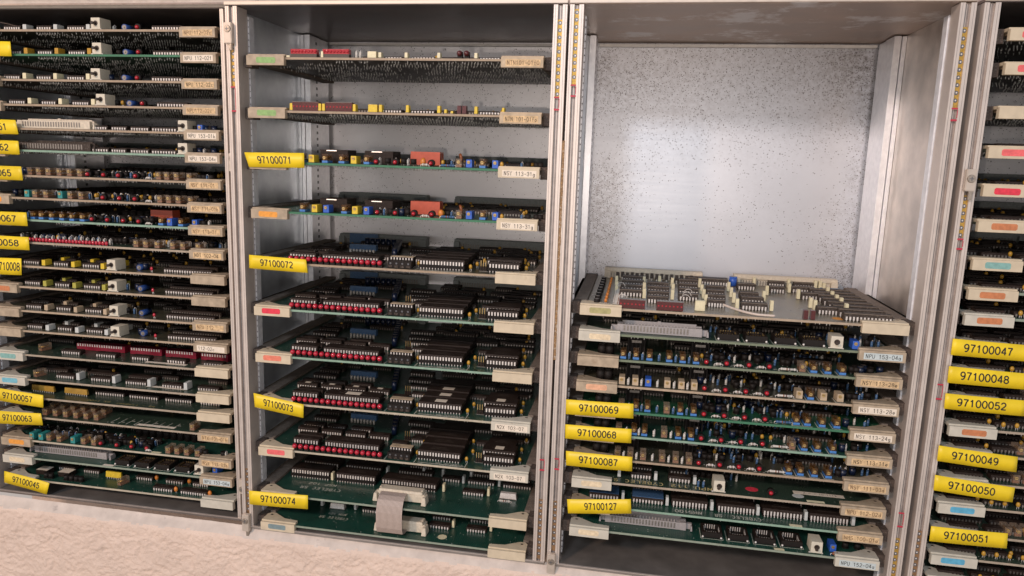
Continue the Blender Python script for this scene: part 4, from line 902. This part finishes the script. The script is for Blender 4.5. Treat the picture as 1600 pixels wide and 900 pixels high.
servo(-285.2, 'brown', 'brown servo board labelled NSY 113-28e with an orange handle sticker', 'beige', 'NSY 113-28e', 'ink', 'white', 'peach', [(967, G), (988, G), (1008, B_), (1038, G), (1060, G), (1080, G)], (1101, 1134, 1166, 1199), 1212, [(1244, G), (1262, A), (1282, G), (1308, G)], seed=2)
v5 = servo(-306.0, 'bright', 'bright green board with yellow sticker 97100069', 'beige', 'NSY 113-24g', 'ink', 'white', None, [(966, Cc), (989, A), (1007, A), (1037, Cc), (1058, A), (1079, A)], (1100, 1132, 1164, 1196), 1210, [(1240, A), (1257, A), (1280, A), (1303, A)], bluer, seed=3)
v5.number('97100069', (884.5, 624), (990, 631), (989.5, 654), (884, 647), .20, .775)
v6 = servo(-326.0, 'aqua', 'green board with yellow sticker 97100068', 'beige', 'NSY 113-11e', 'ink', 'tan', None, [(962, Cc), (986, A), (1002, A), (1033, Cc), (1055, A), (1075, A)], (1096, 1127, 1158, 1192), 1205, [(1233, Cc), (1252, A), (1273, A), (1297, A)], seed=4)
v6.number('97100068', (883.4, 663), (987, 670.5), (986, 692.5), (883, 685), .19, .77)
v7 = servo(-346.4, 'tan', 'brownish board with yellow sticker 97100087', 'beige', 'NSY 111-03d', 'faded', 'tan', None, [(960, Cc), (980, Cc), (1000, Cc), (1030, Cc), (1051, Cc), (1072, Cc)], (1092, 1125, 1155, 1187), 1200, [(1228, A), (1246, A), (1268, A), (1290, A)], seed=6)
v7.number('97100087', (884.3, 704.5), (988, 714), (987.5, 736.5), (884.5, 727), .20, .78)

s = Board(3, -366.4, 'dark', 'board with a white toggle switch and gold lettering, between 97100087 and 97100127', 'grey', 'beige', 'NPU 112-02d', 'faded', 'tan', 'cream', solder_=False)
for x0, x1 in ((985, 1018), (1044, 1080)): s.dip(x0, x1, v=12, h=4.4); s.dip(x0+2, x1+2, v=28)
for x in (1022, 1083, 965): s.clip(x, whitec, v=11, h_=6.4)
for x in (1091, 1099): s.res(x, v=8, m=bluer, up=True)
s.switch(1115, 1.5); s.silk_('CYBELEC SR', 950, 0, 1036, m=silkg2, v=3, hgt=5.2); s.silk_('NPU 112', 1049, 0, 1113, m=silkg2, v=3, hgt=5.2)
s.disc(1174.5, 764.5, STK['red'], 5, 4); s.disc(1247, 775, whitec, 4.5, 3.6); s.put('led', ('led', 'front'), c_ledfront, s.U(1205, 3), 3)
s.paper(1240, 771, 1320, 5, white, 'Z.w - 10.1112', 0); s.paper(1261, 784, 1289, 3, creamc, ''); s.fill(40, 140, 81, 12, 222); s.parts_row(26, 82, 90, 130)
s = Board(3, -387.4, 'aqua', 'board of long chips with blue tops and yellow sticker 97100127', 'beige', 'beige', 'NMS 100-01a', 'faded', 'tan', None, solder_=False)
s.number('97100127', (886, 780), (985.5, 780), (986.5, 802.5), (887.5, 802), .27, .775)
for i, (x0, x1) in enumerate(((920, 968), (987, 1037), (1049, 1107), (1120, 1180), (1191, 1254), (1264, 1327))):
    for v in (12, 33):
        if i < 2:
            u = s.U(x0, v, 3); L = round(s.U(x1, v, 3)-u)
            s.put('chip', ('chip', 'blue', L), lambda b, L=L: (c_dip(L, 15.2, chipm, 0, pinm, 4.5, False)(b), b.box(.4, L-.4, .3, 14.9, 5.3, 5.7, bluer)), u, v)
        else: s.dip(x0, x1, v=v, w_=15.2, h=4.4, sock=1.6)
for x in (971, 1040, 1110, 1182, 1257, 1331): s.clip(x, whitec, v=11.5, h_=7.6, w_=2.4)
s.silk_('NMS100', 1055, 0, 1097, v=3, hgt=4.6); s.silk_('CYBELEC  SR', 1117, 0, 1190, v=2.6, hgt=4.6); s.paper(1234, 822, 1254, 3.4, creamc, ''); s.fill(60, 140, 83)
s = Board(3, -408.8, 'green', 'lowest green board of the third rack, labelled NPU 152-04a', 'grey', 'grey', 'NPU 152-04a', 'black', 'blue', sticker='cream', solder_=False)
u = s.U(945, 10, 3); L = round(s.U(1072, 10, 3)-u); s.put('pin_connector', ('pin_connector', L, 'g'), c_header(L, headm), u, 15)
for x0, x1 in ((1097, 1130), (1138, 1171), (1180, 1213), (1222, 1256)): u = s.U(x0, 4, 2); w1 = round(s.U(x1, 4, 2)-u); s.put('chip_socket', ('chip_socket', w1, False), c_plcc(w1, False), u, 7)
s.switch(1267, 2); s.put('trimmer', ('trimmer', 'blue'), c_trim('blue'), s.U(1298, 5, 4), 7); s.res(1298, v=2.5, L=7, m=brownc); s.paper(1210, 859, 1226, 3, creamc, ''); s.parts_row(14, 84, s.U(1312, 14), 226); s.fill(44, 140, 85)

# ------------------------------------------------------------------ leftmost rack
def a112(z, kind, label, cc, y_hi, hl='beige', hr='beige', text=None, tm='ink', tbg='tan', sw=142, dx=0, sticker=None, dust_=False, two=False):
    s = Board(1, z, kind, label, hl, hr, text, tm, tbg, sticker)
    lo = y_hi
    cl = (35, 83, 134) if not lo else (67, 113, 159)
    di = ((5, 32), (56, 80), (104, 131), (236, 284)) if not lo else ((38, 63), (85, 109), (130, 157), (257, 333))
    off = dx
    for x in cl: s.clip(x+off, cc, v=3, w_=3.6, h_=4.6 if z > -30 else 5.4, d_=8)
    for x0, x1 in di: s.dip(x0+off, x1+off, v=5 if not lo else 8)
    s.switch((142 if not lo else 169)+off, 1.0)
    s.can((194 if not lo else 219)+off, v=5 if not lo else 10, m=bluem2, r=2.6, h=11, lying=True)
    if not lo: s.put('led', ('led', 'front'), c_ledfront, s.U(213+off, 3, 3), 2)
    else:
        s.put('diode', ('diode', 'r'), c_bead(redm, 1.3), s.U(239+off, 3, 3), 3)
        for x0, x1 in di: s.dip(x0+8+off, x1+10+off, v=24, pin=pin_dull)
        for x in cl: s.clip(x+30+off, cc, v=22, w_=3.6, h_=5.4, d_=8)
    s.parts_row(14, int(-z), 120, 150, .6); s.fill(38, 140, int(-z)); return s
t_ = a112(-16.4, 'tan', 'board with white switch labelled NPU 112-02c, topmost of the leftmost rack', whitec, False, text='NPU 112-02c', tm='faded')
t_ = a112(-36.5, 'bright', 'green-edged board with white switch labelled NPU 112-02f', bead, False, text='NPU 112-02f', tbg='white', dx=2)
t_.number('97100060', (-70, 62), (16, 65), (18, 88), (-69, 86), .22, .80)
t_ = a112(-57.4, 'tan', 'board with white switch and three cream capacitors, third from the top', creamc, False, text='NPU 112-02c', dx=0)
t_ = a112(-78.4, 'tan', 'board with white switch and cream capacitors, fourth from the top', creamc, False, text='NPU112-02c', tm='faded', dx=8, sticker='cream')
def a153(z, kind, label, text, hm, seed):
    s = Board(1, z, kind, label, 'beige', 'beige', text, 'ink', 'white', None)
    u = s.U(27, 3, 3); L = round(s.U(141, 3, 3)-u); s.put('pin_connector', ('pin_connector', L, hm.name), c_header(L, hm), u, 3)
    for x0, x1 in ((143, 168), (173, 198), (203, 232), (236, 276)): s.dip(x0, x1, v=3, h=3)
    s.switch(278, 1.4); s.put('trimmer', ('trimmer', 'blue'), c_trim('blue'), s.U(307, 4, 4), 5) if seed else None
    s.parts_row(10, seed, 190, 226); s.fill(22, 140, seed+20); return s
t_ = a153(-98.8, 'tan', 'board with dusty pale pin connector and yellow sticker ending in 61', 'NPU 153-01b', headb, 1); t_.number('97100061', (-62, 184), (24, 187.5), (28.8, 210), (-60, 207), .2, .82)
t_ = a153(-117.6, 'aqua', 'board with dark pin connector and yellow sticker ending in 062', 'NPU 153-04c', chipd, 0); t_.number('97100062', (-62, 217), (28.5, 220), (30.8, 241.7), (-60, 238), .2, .82)
def a111(z, label, text, num, seed, kind='tan', trims=None, leds=(134, 159, 182, 209), t2=(243, 256, 271, 291), k1=Cc, k2='clear', sticker=None, dx=0):
    s = Board(1, z, kind, label, 'beige', 'beige', text, 'faded', 'tan', sticker)
    for x, k in (trims or [(42, Cc), (56, Cc), (71, Cc), (88, Cc), (104, Cc), (120, Cc)]): s.trim(x+dx, k, 1.5)
    for x in leds: s.lamp(x+dx)
    for x in t2: s.trim(x+dx, k2, 1.5)
    for k in range(3): s.parts_row(9+5*k, seed+k, s.U(140+dx, 9), s.U(238+dx, 9), .85); s.parts_row(14+5*k, seed+k+9, 20, 90, .7)
    for i in range(10): s.put('capacitor', ('can', sockm.name, 3.4, 9, False), c_can(sockm, 3.4, 9), 118+i*7.4, 34)
    s.res(227+dx, v=2, L=6); s.parts_row(6, seed+5, s.U(310+dx, 6), 226); s.fill(44, 140, seed+30); return s
t_ = a111(-139.6, 'board of clear trimmers with yellow sticker ending in 065', 'NSY 111-01', 1, 41); t_.number('97100065', (-60, 257), (33, 260), (35.8, 282), (-57, 278), .2, .82)
a111(-159.4, 'board of clear trimmers with orange sticker, between 065 and 067', 'NSY 111-01b', 0, 43, trims=[(38, 'teal'), (50, Cc), (67, Cc), (90, 'teal'), (105, Cc), (122, Cc)], leds=(158, 184, 208), t2=(245, 259, 274, 293), sticker='orange')
t_ = a111(-178.8, 'green board with orange relay and yellow sticker ending in 067', 'NSY 113-31', 1, 45, kind='aqua', trims=[(47, A), (60, A), (76, A), (92, A), (108, A), (124, A)], leds=(141, 165, 190, 214), t2=(), sticker=None)
for x, k in ((247, A), (261, B_), (278, A), (300, B_)): t_.trim(x, k, 1.5)
t_.put('relay', ('relay', 22), c_relay(22), t_.U(226, 14, 5), 22); t_.number('97100067', (-58, 328), (41, 332), (43.3, 353.3), (-55, 348), .2, .83)
s = t_ = Board(1, -199.2, 'dark', 'board with a dense line of small red parts and sticker ending in 058', 'beige', 'beige', 'NDT 102-04', 'ink', 'tan', None)
for i in range(24): s.put('led', ('led', 'small'), c_bead(redm, 1.5), s.U(47+i*5.2, 2, 3), 1.8, -1.6)
for i in range(14): s.res(55+i*9, v=7, up=True)
for x in (208, 223, 241, 265, 281, 305): s.trim(x, Cc, 2)
s.parts_row(14, 1, 20, 225); s.parts_row(20, 2, 20, 225); s.fill(34, 140, 51); s.number('97100058', (-56, 365), (44.5, 370.5), (46, 391), (-54, 386), .2, .84)
t_ = a112(-221.0, 'brown', 'board with yellow capacitors and curled yellow sticker reading 71000', yelc, True, text='', dx=-2); t_.number('9710008', (-60, 399), (33.5, 405), (34, 431), (-59, 425), .58, .97, curl=-1.2)
t_ = a112(-240.2, 'brown', 'board with olive capacitors and brown handle sticker, below the curled sticker', olivec, True, sticker='rust')
t_ = a112(-262.6, 'brown', 'brown board with tan switch, dust and a worn right handle', handle_tan, True, text='NPU 112', tm='faded', dx=2)
t_ = a112(-281.6, 'brown', 'board with grey white capacitors and handwritten label 112-02c', whitec, True, text='112-02c', tm='black', tbg='white', dx=4)
def chips(z, kind, label, sticker, seed, cc, x_d, hl='grey'):
    s = Board(1, z, kind, label, hl, 'cream', None, sticker=sticker)
    for x0, x1 in x_d: s.dip(x0, x1, v=9)
    if cc:
        for x0, x1 in x_d[:-1]: s.clip(x1+2, cc, v=7, w_=3.4, d_=8, h_=7)
    return s
s = chips(-304.4, 'dark', 'board with long wine red chip sockets and teal handle sticker', 'teal', 1, None, ((95, 125), (149, 180), (205, 233), (260, 290), (317, 347)))
for x0, x1 in ((125, 200), (208, 256), (263, 310), (318, 360)):
    u = s.U(x0, 30, 3); L = round(s.U(x1, 30, 3)-u); s.put('chip_socket', ('chip_socket', 'wine', L), lambda b, L=L: (b.box(0, L, 0, 9, .3, 6.5, mat('wine_red_socket', (.22, .012, .03), .4)), [b.box(1+i*2.54, 2.2+i*2.54, -.15, 0, 4, 6.4, pinm) for i in range(int((L-1)/2.54))]), u, 26)
s.put('trimmer', ('trimmer', 'clear'), c_trim('clear'), s.U(60, 12, 3), 12, rot=-.3); s.fill(44, 140, 61); s.paper(226, 566, 290, 3.5)
s = chips(-328.2, 'dark', 'board of chips between upright white capacitors, with pale blue sticker', 'lblue', 2, whitec, ((87, 117), (141, 173), (195, 228), (252, 285), (308, 341)))
s.put('trimmer', ('trimmer', 'clear'), c_trim('clear'), s.U(52, 6, 3), 6, rot=-.3); s.fill(30, 140, 62); s.paper(228, 604, 292, 3.5)
for x0, x1 in ((57, 105), (136, 180), (200, 245)): s.dip(x0, x1, v=22, pin=pin_dull)
s = Board(1, -345.6, 'dark', 'board with two mustard resistor networks and yellow sticker 97100057', 'grey', 'cream', None)
for x0, x1 in ((47, 83), (98, 136)): u = s.U(x0, 12, 3); s.put('resistor_network', ('resistor_network', 'm', 18), c_sipnet(round(s.U(x1, 12, 3)-u), mat('mustard_network', (.45, .26, .04), .4), 5.5), u, 14)
for x0, x1 in ((148, 194), (201, 248), (257, 300), (312, 345)): s.dip(x0, x1, v=20, w_=15.2)
s.fill(42, 140, 63); s.silk_('GX 1100', 135, 0, 170, m=silkg, v=4, hgt=3); s.silk_('DS - 1138461', 180, 0, 240, m=silkg, v=3, hgt=2.6); s.number('97100057', (-12, 604.5), (67.5, 617.5), (67.5, 637), (-12, 624), .21, .79)
s = Board(1, -364.6, 'dark', 'board of clear plastic relays with yellow sticker 97100063', 'grey', 'beige', 'NTX 101-01h', 'faded', 'tan')
for i in range(6): s.put('trimmer', ('trimmer', 'clear'), c_trim('clear'), s.U(66+i*16, 4, 3), 4); s.put('trimmer', ('trimmer', 'clear'), c_trim('clear'), s.U(78+i*16, 18, 3), 18)
s.put('trimmer', ('trimmer', 'clear'), c_trim('clear'), s.U(296, 3, 3), 3); s.fill(44, 140, 64); b = MB()
for i in range(9): u = s.U(172+i*12, 3, 0); b.box(u, u+.5, 3, 16, .05, .12, silk); b.box(u, u+4, 3+(i % 3)*4, 3.5+(i % 3)*4, .05, .12, silk)
add('printed_lines', b.mesh('printed_lines'), s.root); s.paper(213, 664, 272, 3.6); s.number('97100063', (-12, 641), (64, 646), (67, 664.5), (-12, 661), .215, .80)
s = a111(-388.6, 'board of teal and clear trimmers with orange handle sticker', 'NSY 111-01b', 0, 47, kind='light', trims=[(46, 'teal'), (60, 'teal'), (72, Cc), (88, Cc), (110, 'teal'), (126, Cc), (142, Cc)], leds=(155, 180, 203, 227), t2=(258, 272, 287, 304), k2='clear', sticker='orange')
s.paper(236, 707, 250, 2.5, creamc)
s = Board(1, -406.4, 'green', 'green board with grey pin connector, just above 97100045', 'grey', 'beige', 'NPU 153-04a', 'black', 'blue', sticker='cream', solder_=False)
u = s.U(52, 10, 3); L = round(s.U(164, 10, 3)-u); s.put('pin_connector', ('pin_connector', L, 'g'), c_header(L, headm), u, 12)
for x0 in (178, 209, 240, 272): u = s.U(x0, 3, 2); s.put('chip_socket', ('chip_socket', 15, True), c_plcc(15, True), u, 4)
s.switch(304, 2); s.put('trimmer', ('trimmer', 'blue'), c_trim('blue'), s.U(330, 5, 4), 7); s.paper(160, 727, 176, 3, white); s.fill(40, 140, 65)
s = Board(1, -428.4, 'light', 'lowest board of the leftmost rack with drooping yellow sticker 97100045', 'grey', 'grey', None, solder_=False)
s.number('97100045', (6.5, 736), (77.5, 752), (73, 770), (6.5, 754), .20, .80, curl=3)
for i, (x0, x1) in enumerate(((54, 73), (88, 112))): u = s.U(x0, 8, 3); s.put('chip', ('chip', 'whitetop', i), lambda b: b.box(0, 12, 0, 9, .5, 5, chipm, mtop=white), u, 10)
for x in (73, 80, 104, 112, 120, 127): s.put('transistor', ('transistor', sockm.name), c_trans(sockm), s.U(x, 5, 3), 5)
u = s.U(158, 12, 3); s.put('resistor_network', ('resistor_network', 'y'), c_sipnet(17, yelc, 6), u, 18); s.put('trimmer', ('trimmer', 'clear'), c_trim('clear'), s.U(184, 8, 3), 7, rot=-.3)
for x0, x1, v in ((238, 270, 5), (281, 322, 5), (91, 116, 24), (130, 156, 24), (212, 238, 22), (258, 286, 22), (300, 325, 22)): s.dip(x0, x1, v=v)
for x in (275, 328, 245, 296): s.bead(x, v=6 if x in (275, 328) else 24, m=orangec, r=1.9)
s.fill(42, 140, 66); s.paper(305, 773, 323, 2.5, creamc)

# ------------------------------------------------------------------ rightmost rack
R4 = [(-18.5, 'pink', 'board whose handle sticker is pink, top of the rightmost rack', None), (-40.5, 'pink', 'board with a pink handle sticker, second from the top right', None),
      (-69.3, None, 'board with a blank cream handle, between two pink stickers', None), (-95.8, 'pink', 'board with a faded pink square sticker, above the bright red one', None),
      (-121.8, 'red', 'board with a bright red handle sticker beside the screw bracket', None), (-146.3, 'rust', 'board with an orange brown handle sticker, above the mint one', None),
      (-173.2, 'teal', 'board with a mint green handle sticker', None), (-194.4, 'rust', 'board with a clean orange sticker, below the mint green one', None),
      (-213.0, 'rust', 'board with a worn orange sticker, just above 97100047', None),
      (-233.5, None, 'board with yellow sticker 97100047', ('97100047', (1489, 529), (1613, 540), (1611, 565.5), (1485.5, 554.5))),
      (-254, None, 'board with yellow sticker 97100048', ('97100048', (1483, 572), (1607, 584), (1605, 609), (1480, 598))),
      (-274.5, None, 'board with yellow sticker 97100052', ('97100052', (1477.5, 614.5), (1603, 626), (1601, 650.5), (1475, 638.5))),
      (-296, 'rust', 'board with an orange sticker, between 97100052 and 97100049', None),
      (-315, None, 'board with yellow sticker 97100049', ('97100049', (1467, 696), (1590.5, 714), (1588, 738), (1464, 720))),
      (-337, None, 'board with yellow sticker 97100050', ('97100050', (1461, 742), (1586, 762), (1582, 785), (1458.5, 766))),
      (-356.5, 'blue', 'board with a tilted blue sticker, between 97100050 and 97100051', None),
      (-378.5, None, 'board with yellow sticker 97100051', ('97100051', (1455, 822), (1575, 833.5), (1573, 857), (1452, 845.5))),
      (-398.0, 'blue', 'board with a blue sticker, just below 97100051', None), (-417, None, 'lowest board of the rightmost rack, blank handle', None)]
for i, (z, st, lab, num) in enumerate(R4):
    kind = ('tan', 'tan', 'tan', 'green', 'green', 'green', 'tan', 'green', 'green')[i % 9] if i < 9 else 'dark'
    s = Board(4, z, kind, lab, 'cream' if i < 8 else 'grey', 'cream', None, sticker=st, bx=-3 if i > 2 else 0)
    if i > 2:
        s.fill(6, 34, 200+i, 6, 222, dens=.95); s.fill(40, 140, 230+i)
        for k in range(4): s.put('trimmer', ('trimmer', 'clear'), c_trim('clear'), 48+k*7, 4) if i in (9, 11, 13, 14, 16) else s.put('capacitor', ('bead', bead.name, 1.5), c_bead(bead), 36+k*9, 4)
    else: s.fill(10, 140, 250+i)
    if num: s.number(num[0], *num[1:], .155 if i < 13 else .18, .76)
